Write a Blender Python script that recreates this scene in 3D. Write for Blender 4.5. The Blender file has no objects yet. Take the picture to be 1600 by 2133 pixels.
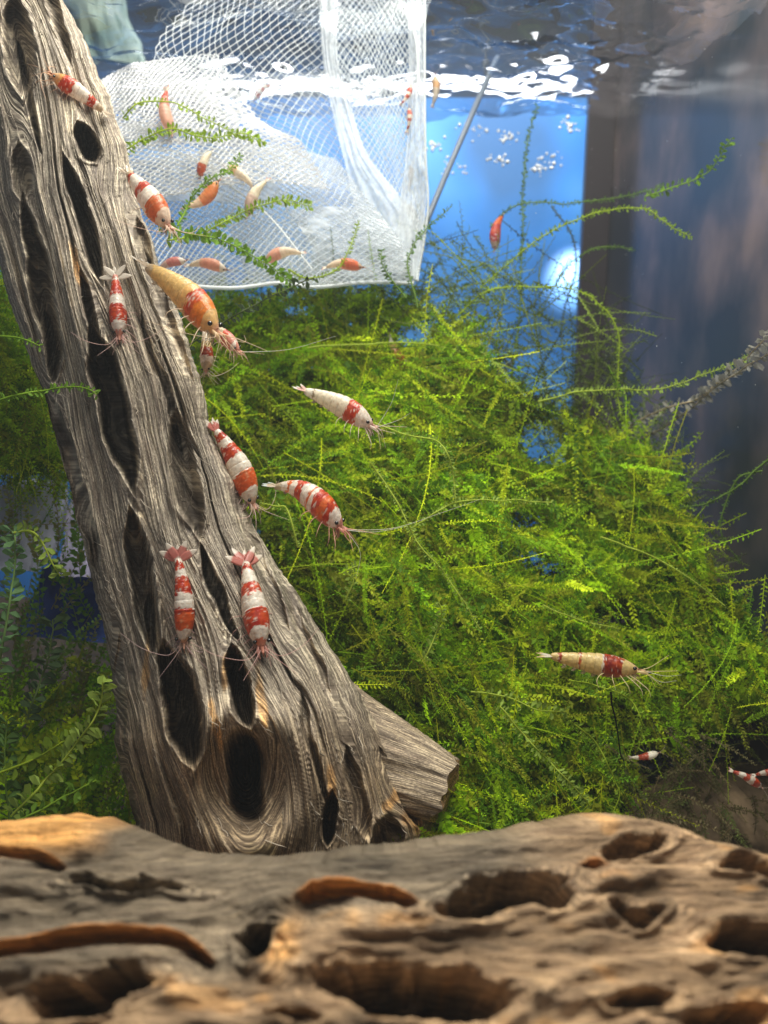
import bpy, math, random
import numpy as np
from mathutils import Vector

# ------------------------------------------------------------------ camera, world, lamps, exposure
# one Blender unit is one centimetre; the camera sits at the origin looking along +y, pitched down
scene = bpy.context.scene
scene.unit_settings.system = 'METRIC'
scene.unit_settings.scale_length = 0.01
PITCH = math.radians(14)
FPX = 1847.0
cam_d = bpy.data.cameras.new('camera')
cam = bpy.data.objects.new('camera', cam_d)
scene.collection.objects.link(cam)
cam.location = (0, 0, 0)
cam.rotation_euler = (math.radians(90) - PITCH, 0, 0)
cam_d.sensor_fit = 'VERTICAL'
cam_d.sensor_height = 24
cam_d.lens = 24 * FPX / 2133
cam_d.clip_start = 0.1
cam_d.clip_end = 500
cam_d.dof.use_dof = True
cam_d.dof.focus_distance = 16.0
cam_d.dof.aperture_fstop = 0.16
scene.camera = cam

world = bpy.data.worlds.new("World")
scene.world = world
world.use_nodes = True
world.node_tree.nodes['Background'].inputs[0].default_value = (0.80, 0.88, 1.0, 1)
world.node_tree.nodes['Background'].inputs[1].default_value = 0.18

scene.view_settings.view_transform = 'Standard'
scene.view_settings.look = 'None'
scene.view_settings.exposure = 0.0
scene.view_settings.gamma = 1.0
scene.cycles.max_bounces = 8
scene.cycles.transparent_max_bounces = 24
scene.cycles.diffuse_bounces = 4
scene.cycles.glossy_bounces = 3
scene.cycles.transmission_bounces = 4
scene.cycles.caustics_reflective = False
scene.cycles.caustics_refractive = False
scene.cycles.sample_clamp_indirect = 4

def area_lamp(name, loc, target, sx, sy, power, col):
    l = bpy.data.lights.new(name, 'AREA')
    l.shape = 'RECTANGLE'; l.size = sx; l.size_y = sy
    l.energy = power; l.color = col
    o = bpy.data.objects.new(name, l)
    scene.collection.objects.link(o)
    o.location = loc
    o.rotation_euler = (Vector(target) - Vector(loc)).to_track_quat('-Z', 'Y').to_euler()
    return o
area_lamp('tank_lamp', (2, 15.2, 17), (1, 15, -8), 20, 9, 26000, (1.0, 0.97, 0.88))
area_lamp('room_light', (-6, -22, 28), (0, 14, -4), 16, 16, 1300, (1.0, 0.97, 0.94))

# ------------------------------------------------------------------ helpers
ZF = -12.8          # substrate level
ZW = 6.4            # water level
YB = 36.0           # back of the tank
XR = 8.7            # right wall of the tank
cp, sp = math.cos(PITCH), math.sin(PITCH)
CF = np.array([0, cp, -sp]); CU = np.array([0, sp, cp]); CR = np.array([1.0, 0, 0])
def W(px, py, D):
    """point seen at photograph position (px, py) at depth D (cm)"""
    px = np.asarray(px, float); py = np.asarray(py, float); D = np.asarray(D, float)
    a = (px - 800) / FPX; b = -(py - 1066.5) / FPX
    px, py, D = np.broadcast_arrays(px, py, D)
    return (CF + a[..., None] * CR + b[..., None] * CU) * D[..., None]
def lerp(a, b, t): return a + (b - a) * t
def sstep(e0, e1, x):
    t = np.clip((x - e0) / (e1 - e0), 0, 1); return t * t * (3 - 2 * t)

_rs = np.random.RandomState(7)
_tab = _rs.rand(256, 256)
def vnoise(x, y, seed=0):
    x = np.asarray(x, float) + seed * 17.3; y = np.asarray(y, float) + seed * 31.7
    xi = np.floor(x).astype(int); yi = np.floor(y).astype(int)
    fx = x - xi; fy = y - yi
    fx = fx * fx * (3 - 2 * fx); fy = fy * fy * (3 - 2 * fy)
    g = lambda i, j: _tab[i & 255, j & 255]
    return ((g(xi, yi) * (1 - fx) + g(xi + 1, yi) * fx) * (1 - fy) +
            (g(xi, yi + 1) * (1 - fx) + g(xi + 1, yi + 1) * fx) * fy) * 2 - 1
def fbm(x, y, oct=4, seed=0):
    s = 0; a = 1; t = 0
    for k in range(oct):
        s = s + a * vnoise(x * 2 ** k, y * 2 ** k, seed + k); t += a; a *= 0.5
    return s / t

def tag(o, label=None, cat=None, group=None, kind=None):
    if label: o['label'] = label
    if cat: o['category'] = cat
    if group: o['group'] = group
    if kind: o['kind'] = kind
    return o
def empty(name, loc, label, cat, group=None):
    o = bpy.data.objects.new(name, None); scene.collection.objects.link(o)
    o.location = loc; o.empty_display_size = 0.3
    return tag(o, label, cat, group)
def mesh(name, verts, faces, mat, parent=None, col=None, uv=None, smooth=True, kind=None):
    """verts (N,3); faces: list of int arrays (M,k); col (N,3); uv (N,2)"""
    if not isinstance(faces, (list, tuple)): faces = [faces]
    faces = [np.asarray(f, int) for f in faces if len(f)]
    verts = np.asarray(verts, float)
    if parent is not None: verts = verts - np.array(parent.location)
    me = bpy.data.meshes.new(name)
    me.vertices.add(len(verts)); me.vertices.foreach_set('co', verts.ravel())
    loops = np.concatenate([f.ravel() for f in faces])
    tot = np.concatenate([np.full(len(f), f.shape[1]) for f in faces])
    me.loops.add(len(loops)); me.loops.foreach_set('vertex_index', loops)
    me.polygons.add(len(tot))
    start = np.concatenate([[0], np.cumsum(tot)[:-1]])
    me.polygons.foreach_set('loop_start', start)
    me.polygons.foreach_set('loop_total', tot)
    me.polygons.foreach_set('use_smooth', np.full(len(tot), smooth))
    if col is not None:
        at = me.color_attributes.new('Col', 'FLOAT_COLOR', 'POINT')
        c = np.ones((len(verts), 4)); c[:, :3] = col
        at.data.foreach_set('color', c.ravel())
    if uv is not None:
        l = me.uv_layers.new(name='UVMap')
        l.data.foreach_set('uv', np.asarray(uv)[loops].ravel())
    me.update(); me.validate()
    me.materials.append(mat)
    o = bpy.data.objects.new(name, me); scene.collection.objects.link(o)
    if parent is not None: o.parent = parent
    if kind: o['kind'] = kind
    return o
def grid_faces(nu, nv, wrap=False, off=0):
    """grid index = i*nv + j"""
    i = np.arange(nu if wrap else nu - 1)[:, None]; j = np.arange(nv - 1)[None]
    i2 = (i + 1) % nu
    return (np.stack([i * nv + j, i * nv + j + 1, i2 * nv + j + 1, i2 * nv + j], -1) + off).reshape(-1, 4)
class Acc:
    def __init__(s): s.v = []; s.f4 = []; s.f3 = []; s.c = []; s.n = 0
    def add(s, v, f4=None, f3=None, c=(1, 1, 1)):
        v = np.asarray(v, float).reshape(-1, 3)
        if f4 is not None and len(f4): s.f4.append(np.asarray(f4) + s.n)
        if f3 is not None and len(f3): s.f3.append(np.asarray(f3) + s.n)
        c = np.asarray(c, float)
        s.c.append(np.broadcast_to(c, (len(v), 3))); s.v.append(v); s.n += len(v)
    def build(s, name, mat, parent=None, smooth=True, kind=None):
        fs = []
        if s.f4: fs.append(np.concatenate(s.f4))
        if s.f3: fs.append(np.concatenate(s.f3))
        return mesh(name, np.concatenate(s.v), fs, mat, parent, np.concatenate(s.c), None, smooth, kind)
    def tube(s, pts, rad, sides=5, c=(1, 1, 1), flat=1.0):
        pts = np.asarray(pts, float); n = len(pts)
        rad = np.broadcast_to(np.asarray(rad, float), (n,))
        t = np.gradient(pts, axis=0); t /= np.linalg.norm(t, axis=1)[:, None] + 1e-9
        ref = np.array([0.13, -0.9, 0.41])
        u = np.cross(t, ref); u /= np.linalg.norm(u, axis=1)[:, None] + 1e-9
        w = np.cross(t, u)
        a = np.arange(sides) * 2 * math.pi / sides
        v = pts[None] + rad[None, :, None] * (np.cos(a)[:, None, None] * u[None] + flat * np.sin(a)[:, None, None] * w[None])
        c = np.asarray(c, float)
        if c.ndim == 2: c = np.broadcast_to(c[None], (sides, n, 3)).reshape(-1, 3)
        s.add(v.reshape(-1, 3), grid_faces(sides, n, True), None, c)
def spline(P, n):
    """Catmull-Rom through the points, n samples"""
    P = np.asarray(P, float); m = len(P)
    if m == 2: return P[0] + (P[1] - P[0]) * np.linspace(0, 1, n)[:, None]
    Q = np.vstack([2 * P[0] - P[1], P, 2 * P[-1] - P[-2]])
    t = np.linspace(0, m - 1 - 1e-6, n); i = t.astype(int); f = (t - i)[:, None]
    p0, p1, p2, p3 = Q[i], Q[i + 1], Q[i + 2], Q[i + 3]
    return 0.5 * (2 * p1 + (p2 - p0) * f + (2 * p0 - 5 * p1 + 4 * p2 - p3) * f ** 2 + (3 * p1 - p0 - 3 * p2 + p3) * f ** 3)
def unit(v): v = np.asarray(v, float); return v / (np.linalg.norm(v) + 1e-12)

# ------------------------------------------------------------------ materials
def newmat(name):
    m = bpy.data.materials.new(name); m.use_nodes = True
    nt = m.node_tree; nt.nodes.clear()
    out = nt.nodes.new('ShaderNodeOutputMaterial')
    return m, nt, nt.nodes, nt.links, out
def ramp(N, stops):
    r = N.new('ShaderNodeValToRGB'); cr = r.color_ramp
    while len(cr.elements) < len(stops): cr.elements.new(0.5)
    for e, (p, c) in zip(cr.elements, stops): e.position = p; e.color = (*c, 1)
    return r
def mathn(N, L, op, a, b):
    m = N.new('ShaderNodeMath'); m.operation = op
    for k, x in enumerate((a, b)):
        if isinstance(x, (int, float)): m.inputs[k].default_value = x
        else: L.new(x, m.inputs[k])
    return m.outputs[0]

def wood_material(name, stops, contrast_col, bump=0.6, scale=1.0, use_col=True, gs=1.0):
    m, nt, N, L, out = newmat(name)
    uv = N.new('ShaderNodeUVMap'); uv.uv_map = 'UVMap'
    def grain(sx, sy, detail, dist=0.0):
        mp = N.new('ShaderNodeMapping'); mp.inputs['Scale'].default_value = (sx * gs, sy * gs, 1)
        L.new(uv.outputs[0], mp.inputs[0])
        n = N.new('ShaderNodeTexNoise'); n.inputs['Scale'].default_value = 1.0
        n.inputs['Detail'].default_value = detail; n.inputs['Roughness'].default_value = 0.65
        n.inputs['Distortion'].default_value = dist
        L.new(mp.outputs[0], n.inputs['Vector']); return n.outputs['Fac']
    g1 = grain(24, 0.7, 3, 0.05); g2 = grain(56, 2.4, 2, 0.1); g3 = grain(3.0, 1.0, 3)
    g4 = grain(34, 20, 4)
    mix = mathn(N, L, 'ADD', mathn(N, L, 'MULTIPLY', g1, 0.40), mathn(N, L, 'MULTIPLY', g2, 0.36))
    mix = mathn(N, L, 'ADD', mix, mathn(N, L, 'MULTIPLY', g4, 0.24))
    r = ramp(N, stops); L.new(mix, r.inputs[0])
    # large scale tone
    r2 = ramp(N, [(0.3, (0.80, 0.74, 0.70)), (0.5, (1, 0.98, 0.93)), (0.7, (1.12, 1.07, 0.98))])
    L.new(g3, r2.inputs[0])
    mm = N.new('ShaderNodeMix'); mm.data_type = 'RGBA'; mm.blend_type = 'MULTIPLY'; mm.inputs[0].default_value = 1
    L.new(r.outputs[0], mm.inputs['A']); L.new(r2.outputs[0], mm.inputs['B'])
    colout = mm.outputs['Result']
    if use_col:
        at = N.new('ShaderNodeAttribute'); at.attribute_name = 'Col'
        m2 = N.new('ShaderNodeMix'); m2.data_type = 'RGBA'; m2.blend_type = 'MULTIPLY'; m2.inputs[0].default_value = 1
        L.new(colout, m2.inputs['A']); L.new(at.outputs['Color'], m2.inputs['B']); colout = m2.outputs['Result']
    b = N.new('ShaderNodeBsdfPrincipled'); b.inputs['Roughness'].default_value = 0.62
    b.inputs['Specular IOR Level'].default_value = 0.35
    L.new(colout, b.inputs['Base Color'])
    bp = N.new('ShaderNodeBump'); bp.inputs['Strength'].default_value = bump; bp.inputs['Distance'].default_value = 0.05 * scale
    L.new(mix, bp.inputs['Height']); L.new(bp.outputs[0], b.inputs['Normal'])
    L.new(b.outputs[0], out.inputs[0])
    return m
M_WOOD = wood_material('grey_driftwood', [(0.37, (0.05, 0.04, 0.032)), (0.45, (0.15, 0.125, 0.10)),
                       (0.51, (0.26, 0.225, 0.185)), (0.585, (0.72, 0.64, 0.50))], None, 0.8, 1.0)
M_LOG = wood_material('tan_driftwood', [(0.36, (0.04, 0.03, 0.022)), (0.47, (0.19, 0.155, 0.12)),
                      (0.60, (0.56, 0.47, 0.36))], None, 1.0, 2.5, gs=0.6)

def attr_mat(name, rough=0.4, transl=0.0, transp=0.0, spec=0.5, noise=0.0, nscale=30, coat=0.0, bump=0.0):
    m, nt, N, L, out = newmat(name)
    at = N.new('ShaderNodeAttribute'); at.attribute_name = 'Col'
    col = at.outputs['Color']
    if noise or bump:
        tc = N.new('ShaderNodeTexCoord'); n = N.new('ShaderNodeTexNoise')
        n.inputs['Scale'].default_value = nscale; n.inputs['Detail'].default_value = 4
        L.new(tc.outputs['Object'], n.inputs['Vector'])
    if noise:
        r = ramp(N, [(0.3, (1 - noise,) * 3), (0.7, (1 + noise * 0.6,) * 3)]); L.new(n.outputs['Fac'], r.inputs[0])
        mm = N.new('ShaderNodeMix'); mm.data_type = 'RGBA'; mm.blend_type = 'MULTIPLY'; mm.inputs[0].default_value = 1
        L.new(col, mm.inputs['A']); L.new(r.outputs[0], mm.inputs['B']); col = mm.outputs['Result']
    b = N.new('ShaderNodeBsdfPrincipled'); b.inputs['Roughness'].default_value = rough
    b.inputs['Specular IOR Level'].default_value = spec; b.inputs['Coat Weight'].default_value = coat
    L.new(col, b.inputs['Base Color'])
    if bump:
        bp = N.new('ShaderNodeBump'); bp.inputs['Strength'].default_value = bump; bp.inputs['Distance'].default_value = 0.05
        L.new(n.outputs['Fac'], bp.inputs['Height']); L.new(bp.outputs[0], b.inputs['Normal'])
    sh = b.outputs[0]
    if transl:
        t = N.new('ShaderNodeBsdfTranslucent'); L.new(col, t.inputs[0])
        mx = N.new('ShaderNodeMixShader'); mx.inputs[0].default_value = transl
        L.new(sh, mx.inputs[1]); L.new(t.outputs[0], mx.inputs[2]); sh = mx.outputs[0]
    if transp:
        t = N.new('ShaderNodeBsdfTransparent')
        mx = N.new('ShaderNodeMixShader'); mx.inputs[0].default_value = transp
        L.new(sh, mx.inputs[1]); L.new(t.outputs[0], mx.inputs[2]); sh = mx.outputs[0]
    L.new(sh, out.inputs[0])
    return m
M_MOSS = attr_mat('moss_leaf', 0.6, 0.5, 0, 0.15)
M_SHELL = attr_mat('shrimp_shell', 0.34, 0.40, 0.06, 0.45, 0.22, 16, 0.15, 0.35)
M_LIMB = attr_mat('shrimp_limb', 0.35, 0.35, 0.35, 0.4)
M_FAN = attr_mat('shrimp_fan', 0.25, 0.4, 0.28, 0.5)
M_FAR = attr_mat('shrimp_shell_faint', 0.4, 0.4, 0.22, 0.4, 0.2, 9)
M_EYE = attr_mat('shrimp_eye', 0.12, 0, 0, 0.6)
M_NET = attr_mat('net_thread', 0.4, 0.4, 0.0, 0.4)
M_FILM = attr_mat('net_film', 0.5, 0.5, 0.66, 0.3, 0.25, 9)
M_GRAVEL = attr_mat('gravel', 0.7, 0, 0, 0.3, 0.3, 20)
M_ROCK = attr_mat('porous_rock', 0.8, 0, 0, 0.2, 0.55, 2.2, 0, 0.6)

def plain(name, col, rough=0.6, spec=0.4, emit=None, noise=None):
    m, nt, N, L, out = newmat(name)
    b = N.new('ShaderNodeBsdfPrincipled'); b.inputs['Roughness'].default_value = rough
    b.inputs['Base Color'].default_value = (*col, 1); b.inputs['Specular IOR Level'].default_value = spec
    if noise:
        tc = N.new('ShaderNodeTexCoord'); n = N.new('ShaderNodeTexNoise'); n.inputs['Scale'].default_value = noise[0]
        n.inputs['Detail'].default_value = 5
        L.new(tc.outputs['Object'], n.inputs['Vector'])
        r = ramp(N, [(0.35, col), (0.65, noise[1])]); L.new(n.outputs['Fac'], r.inputs[0]); L.new(r.outputs[0], b.inputs['Base Color'])
    if emit:
        b.inputs['Emission Color'].default_value = (*emit[0], 1); b.inputs['Emission Strength'].default_value = emit[1]
    L.new(b.outputs[0], out.inputs[0])
    return m

# ------------------------------------------------------------------ setting: floor, back, side wall, water
def sheet(name, p00, p10, p01, nu, nv, mat, f=None, kind='structure', parent=None):
    p00, p10, p01 = map(np.array, (p00, p10, p01))
    u, v = np.meshgrid(np.linspace(0, 1, nu), np.linspace(0, 1, nv), indexing='ij')
    P = p00 + (p10 - p00) * u[..., None] + (p01 - p00) * v[..., None]
    if f is not None: P = f(P)
    o = mesh(name, P.reshape(-1, 3), grid_faces(nu, nv), mat, parent)
    if kind: o['kind'] = kind
    return o
def floor_f(P):
    P[..., 2] += 0.25 * fbm(P[..., 0] * 0.5, P[..., 1] * 0.5, 4, 3); return P
sheet('ground', (-30, -2, ZF), (XR, -2, ZF), (-30, YB, ZF), 140, 140,
      plain('dark_substrate', (0.035, 0.028, 0.02), 0.9, 0.2, None, (3.0, (0.10, 0.075, 0.05))), floor_f)

# blue board behind the tank (the room behind), with a bright spot thrown on it by an unseen lamp
m, nt, N, L, out = newmat('blue_board')
b = N.new('ShaderNodeBsdfPrincipled'); b.inputs['Roughness'].default_value = 0.5
tc = N.new('ShaderNodeTexCoord'); n = N.new('ShaderNodeTexNoise'); n.inputs['Scale'].default_value = 0.16; n.inputs['Detail'].default_value = 2
L.new(tc.outputs['Object'], n.inputs['Vector'])
r = ramp(N, [(0.36, (0.02, 0.12, 0.32)), (0.50, (0.025, 0.20, 0.60)), (0.66, (0.07, 0.30, 0.68))]); L.new(n.outputs['Fac'], r.inputs[0])
L.new(r.outputs[0], b.inputs['Base Color']); L.new(b.outputs[0], out.inputs[0])
M_BLUE = m
def backbox(name, x0, x1, y0, y1, z0, z1, mat, kind=None):
    v = np.array([(x, y, z) for x in (x0, x1) for y in (y0, y1) for z in (z0, z1)])
    f = np.array([(0, 1, 3, 2), (4, 6, 7, 5), (0, 4, 5, 1), (2, 3, 7, 6), (0, 2, 6, 4), (1, 5, 7, 3)])
    o = mesh(name, v, f, mat, smooth=False)
    if kind: o['kind'] = kind
    return o
backbox('background_board', -44, 24, YB + 6, YB + 6.5, -24, 8.2, M_BLUE, 'structure')
backbox('background_wall', -60, 40, YB + 9, YB + 9.5, -24, 40, plain('slate_wall', (0.05, 0.065, 0.085), .7), 'structure')
M_SIDE, nt, N, L, out = newmat('side_glass_dark')
b = N.new('ShaderNodeBsdfPrincipled'); b.inputs['Roughness'].default_value = 0.16; b.inputs['Specular IOR Level'].default_value = 0.08
tc = N.new('ShaderNodeTexCoord'); n = N.new('ShaderNodeTexNoise'); n.inputs['Scale'].default_value = 0.22; n.inputs['Detail'].default_value = 4
L.new(tc.outputs['Object'], n.inputs['Vector'])
r = ramp(N, [(0.40, (0.03, 0.038, 0.048)), (0.52, (0.08, 0.07, 0.075)), (0.66, (0.19, 0.14, 0.125))]); L.new(n.outputs['Fac'], r.inputs[0])
L.new(r.outputs[0], b.inputs['Base Color']); L.new(b.outputs[0], out.inputs[0])
backbox('side_wall', XR, XR + 0.5, 2, YB + 0.4, ZF - 1, 12, M_SIDE, 'structure')
o = backbox('corner_seam', XR - 1.0, XR - 0.003, YB - 0.05, YB + 0.38, ZF - 1, 12, plain('black_silicone', (0.035, 0.03, 0.035), 0.35), None)
tag(o, 'dark upright silicone seam in the back right corner of the tank', 'seam')

# unseen lamp behind the tank that throws a bright spot on the blue board
u, v = np.meshgrid(np.linspace(0, 2 * math.pi, 32, endpoint=False), np.linspace(0, math.pi, 17), indexing='ij')
sph = np.stack([np.cos(u) * np.sin(v), np.sin(u) * np.sin(v), np.cos(v)], -1).reshape(-1, 3)
SPHF = grid_faces(32, 17, True)
sl = bpy.data.lights.new('unseen_spot_lamp', 'SPOT'); sl.energy = 26000; sl.spot_size = math.radians(36); sl.spot_blend = 1.0; sl.shadow_soft_size = 0.3
sl.color = (1.0, 0.98, 0.95)
so = bpy.data.objects.new('unseen_spot_lamp', sl); scene.collection.objects.link(so)
tgt = Vector(W(1186, 590, 41.3)); sl.energy = 9500; so.location = tgt + Vector((0.8, -5.0, 1.5)); so.rotation_euler = (tgt - so.location).to_track_quat('-Z', 'Y').to_euler()
area_lamp('back_light', (2, YB + 2.5, 12), (2, YB + 6, -2), 34, 3, 3500, (0.95, 0.97, 1.0))

# water surface seen from below
def wave(P):
    x, y = P[..., 0], P[..., 1]
    P[..., 2] += (0.36 * fbm(x * 0.45, y * 0.5, 3, 11) + 0.22 * fbm(x * 1.2, y * 1.3, 3, 12)) * lerp(1.4, 0.9, np.clip((y - 18) / 13, 0, 1))
    return P
m, nt, N, L, out = newmat('water_surface')
gl = N.new('ShaderNodeBsdfGlossy'); gl.inputs['Roughness'].default_value = 0.04; gl.inputs['Color'].default_value = (0.75, 0.8, 0.85, 1)
tr = N.new('ShaderNodeBsdfTransparent'); rf = N.new('ShaderNodeBsdfRefraction'); rf.inputs['IOR'].default_value = 1.33; rf.inputs['Roughness'].default_value = 0.14
m1 = N.new('ShaderNodeMixShader'); m1.inputs[0].default_value = 0.55
L.new(gl.outputs[0], m1.inputs[1]); L.new(rf.outputs[0], m1.inputs[2])
m2 = N.new('ShaderNodeMixShader'); m2.inputs[0].default_value = 0.45
L.new(m1.outputs[0], m2.inputs[1]); L.new(tr.outputs[0], m2.inputs[2]); L.new(m2.outputs[0], out.inputs[0])
sheet('water_surface', (-26, 9, ZW), (XR, 9, ZW), (-26, YB, ZW), 240, 240, m, wave)

# ------------------------------------------------------------------ main driftwood
LY = [-140, 0, 100, 200, 300, 400, 500, 560, 640, 700, 800, 900, 1000, 1100, 1200, 1300, 1400, 1480, 1540, 1600, 1700, 1780, 1900, 2060]
LX = [-120, -90, -80, -65, -50, -35, -12, 0, 22, 45, 85, 115, 142, 165, 190, 213, 233, 244, 238, 250, 276, 292, 300, 310]
RX_Y = [-140, 0, 50, 100, 200, 300, 400, 500, 600, 700, 800, 900, 1000, 1100, 1200, 1300, 1400, 1450, 1500, 1560, 1620, 1680, 1720, 1770, 1900, 2060]
RX_X = [85, 130, 160, 186, 226, 262, 276, 318, 352, 390, 420, 440, 492, 530, 592, 660, 722, 752, 790, 826, 856, 888, 908, 896, 880, 880]
def trunk_edges(py): return np.interp(py, LY, LX), np.interp(py, RX_Y, RX_X)
# x, y, half width, half length, lean (deg), depth (cm), grain radius factor
HOLES = [(40, 95, 26, 100, 4, .45, 1.2), (180, 298, 17, 46, 20, .9, 1.0), (118, 40, 9, 85, 14, .4, 1.2),
         (178, 462, 16, 128, 17, .8, 1.15), (44, 360, 15, 58, 5, .3, 1.3), (86, 600, 19, 175, 11, .9, 1.15),
         (236, 850, 27, 168, 15, 1.9, 1.15), (298, 520, 11, 62, 15, .5, 1.2), (352, 665, 9, 135, 20, .3, 1.2),
         (150, 990, 14, 200, 16, .6, 1.15), (390, 990, 22, 118, 9, .55, 1.15), (450, 1235, 10, 105, 20, .5, 1.2),
         (298, 1215, 22, 140, 10, .8, 1.15), (376, 1470, 31, 122, 11, 1.7, 1.15), (494, 1440, 22, 84, 12, 1.1, 1.1),
         (512, 1622, 40, 84, 3, 2.0, 1.9), (692, 1705, 13, 60, -4, .8, 1.2), (805, 1750, 30, 46, -10, .8, 1.2),
         (622, 1290, 10, 160, 24, .3, 1.2), (785, 1478, 18, 36, 25, .3, 1.2), (12, 700, 8, 90, 10, .3, 1.2),
         (265, 1700, 16, 80, 12, .5, 1.3), (105, 715, 9, 70, 10, .35, 1.2), (190, 640, 10, 80, 14, .4, 1.2),
         (745, 1650, 13, 100, 12, .35, 1.2), (838, 1650, 11, 85, 32, .5, 1.1), (655, 1560, 8, 120, 14, .25, 1.2), (330, 1330, 12, 80, 8, .4, 1.2),
         (560, 1210, 7, 110, 22, .25, 1.2), (340, 800, 6, 140, 18, .2, 1.2), (60, 200, 8, 110, 12, .3, 1.2), (250, 1450, 7, 120, 4, .2, 1.2)]
WN = 4.2
def trunk_field(px, py):
    """relief (cm, + out of the wood), grain coordinate, along coordinate"""
    xl, xr = trunk_edges(py); w = xr - xl
    s = np.clip((px - xl) / w, 0, 1)
    cmx = 16.0 / FPX
    wcm = w * cmx
    psi = (s - 0.5) * (wcm * 0.55 + WN * 0.45)
    t = py * cmx * 1.04
    wob = 0.16 * fbm(px * 0.008, py * 0.003, 2, 5)
    rel = np.zeros_like(psi)
    dpsi = np.zeros_like(psi)
    ins = np.zeros_like(psi)
    # warp the hole outlines a little so that none is a clean ellipse
    wx = px + 13 * fbm(px * 0.012, py * 0.010, 2, 21) + 2.0 * fbm(px * 0.07, py * 0.04, 3, 24); wy = py + 26 * fbm(px * 0.012, py * 0.010, 3, 22)
    for (hx, hy, a, b, ang, dep, gf) in HOLES:
        ca, sa = math.cos(math.radians(ang)), math.sin(math.radians(ang))
        dx, dy = wx - hx, wy - hy
        p = dx * ca - dy * sa; q = dx * sa + dy * ca
        rho = np.sqrt((p / a) ** 2 + (q / b) ** 2) + 1e-6
        if b > 2.4 * a:      # long hollows run out to a point
            rho = np.sqrt((p / (a * (0.25 + 0.95 * np.clip(1 - (np.abs(q) / (b * 1.15)) ** 3.2, 0.02, 1)))) ** 2 + (q / (b * 1.1)) ** 4)
        pc = (px - hx) * ca - (py - hy) * sa; qc = (px - hx) * sa + (py - hy) * ca
        rg = np.sqrt((pc / (a * gf + 6)) ** 2 + (qc / (b * gf + 10)) ** 2) + 1e-6
        k = np.where(rg > 1, 1 / rg ** 2, 1.0)
        k = k * sstep(6.0, 2.0, rg)
        dpsi -= pc * cmx * k
        dpsi += np.where(rg < 1, (1 - rg) * (a * gf + 6) * cmx, 0) * (0.8 if gf > 1.5 else 0.1)
        wall = sstep(1.16, 0.58, rho); dep = dep * 1.6
        rel -= dep * wall * (0.65 + 0.35 * np.clip(1 - rho, 0, 1))
        rel += 0.09 * min(1, dep) * np.exp(-((rho - 1.2) / 0.2) ** 2) * min(1, a / 25)
        ins = np.maximum(ins, wall)
    psi = psi + dpsi + wob
    # ridges that run with the grain
    rid = 0.20 * fbm(psi * 1.5, t * 0.10, 3, 31)
    cre = vnoise(psi * 1.9, t * 0.16, 36); rid = rid - 0.30 * np.exp(-(cre / 0.10) ** 2) * sstep(-.1, .4, vnoise(psi * .8, t * .25, 37))
    r2 = 0.085 * (1 - 2 * np.abs(vnoise(psi * 4.5, t * 0.30, 32)))
    r3 = 0.030 * (1 - 2 * np.abs(vnoise(psi * 13, t * 0.35, 33)))
    r4 = 0.026 * (1 - 2 * np.abs(vnoise(psi * 30, t * 0.8, 34))) + 0.012 * vnoise(psi * 40, t * 4, 35)
    att = 1 - 0.6 * ins
    rel = rel + rid * att + (r2 + r3) * att + r4
    # swirl ring round the big knot hole
    rr = np.sqrt(((px - 512) / 150) ** 2 + ((py - 1630) / 165) ** 2)
    rel += 0.45 * np.exp(-((rr - 0.85) / 0.30) ** 2) * sstep(1380, 1500, py)
    rel -= 0.5 * np.exp(-(rr / 0.55) ** 2)
    return rel, psi, t
def trunk_D0(py): return np.interp(py, [-140, 600, 1300, 1800, 2060], [17.6, 17.2, 16.9, 16.6, 16.4])
def trunk_R(py):
    xl, xr = trunk_edges(py); return np.minimum((xr - xl) / 2 * 16 / FPX, 2.3) * 0.85
def trunk_depth(px, py):
    px = np.asarray(px, float); py = np.asarray(py, float)
    xl, xr = trunk_edges(py); c = np.clip((px - (xl + xr) / 2) / ((xr - xl) / 2), -1, 1)
    rel, _, _ = trunk_field(px, py)
    return trunk_D0(py) - trunk_R(py) * np.sqrt(1 - c ** 2) - rel * (1 - c ** 2) ** 0.3
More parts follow.
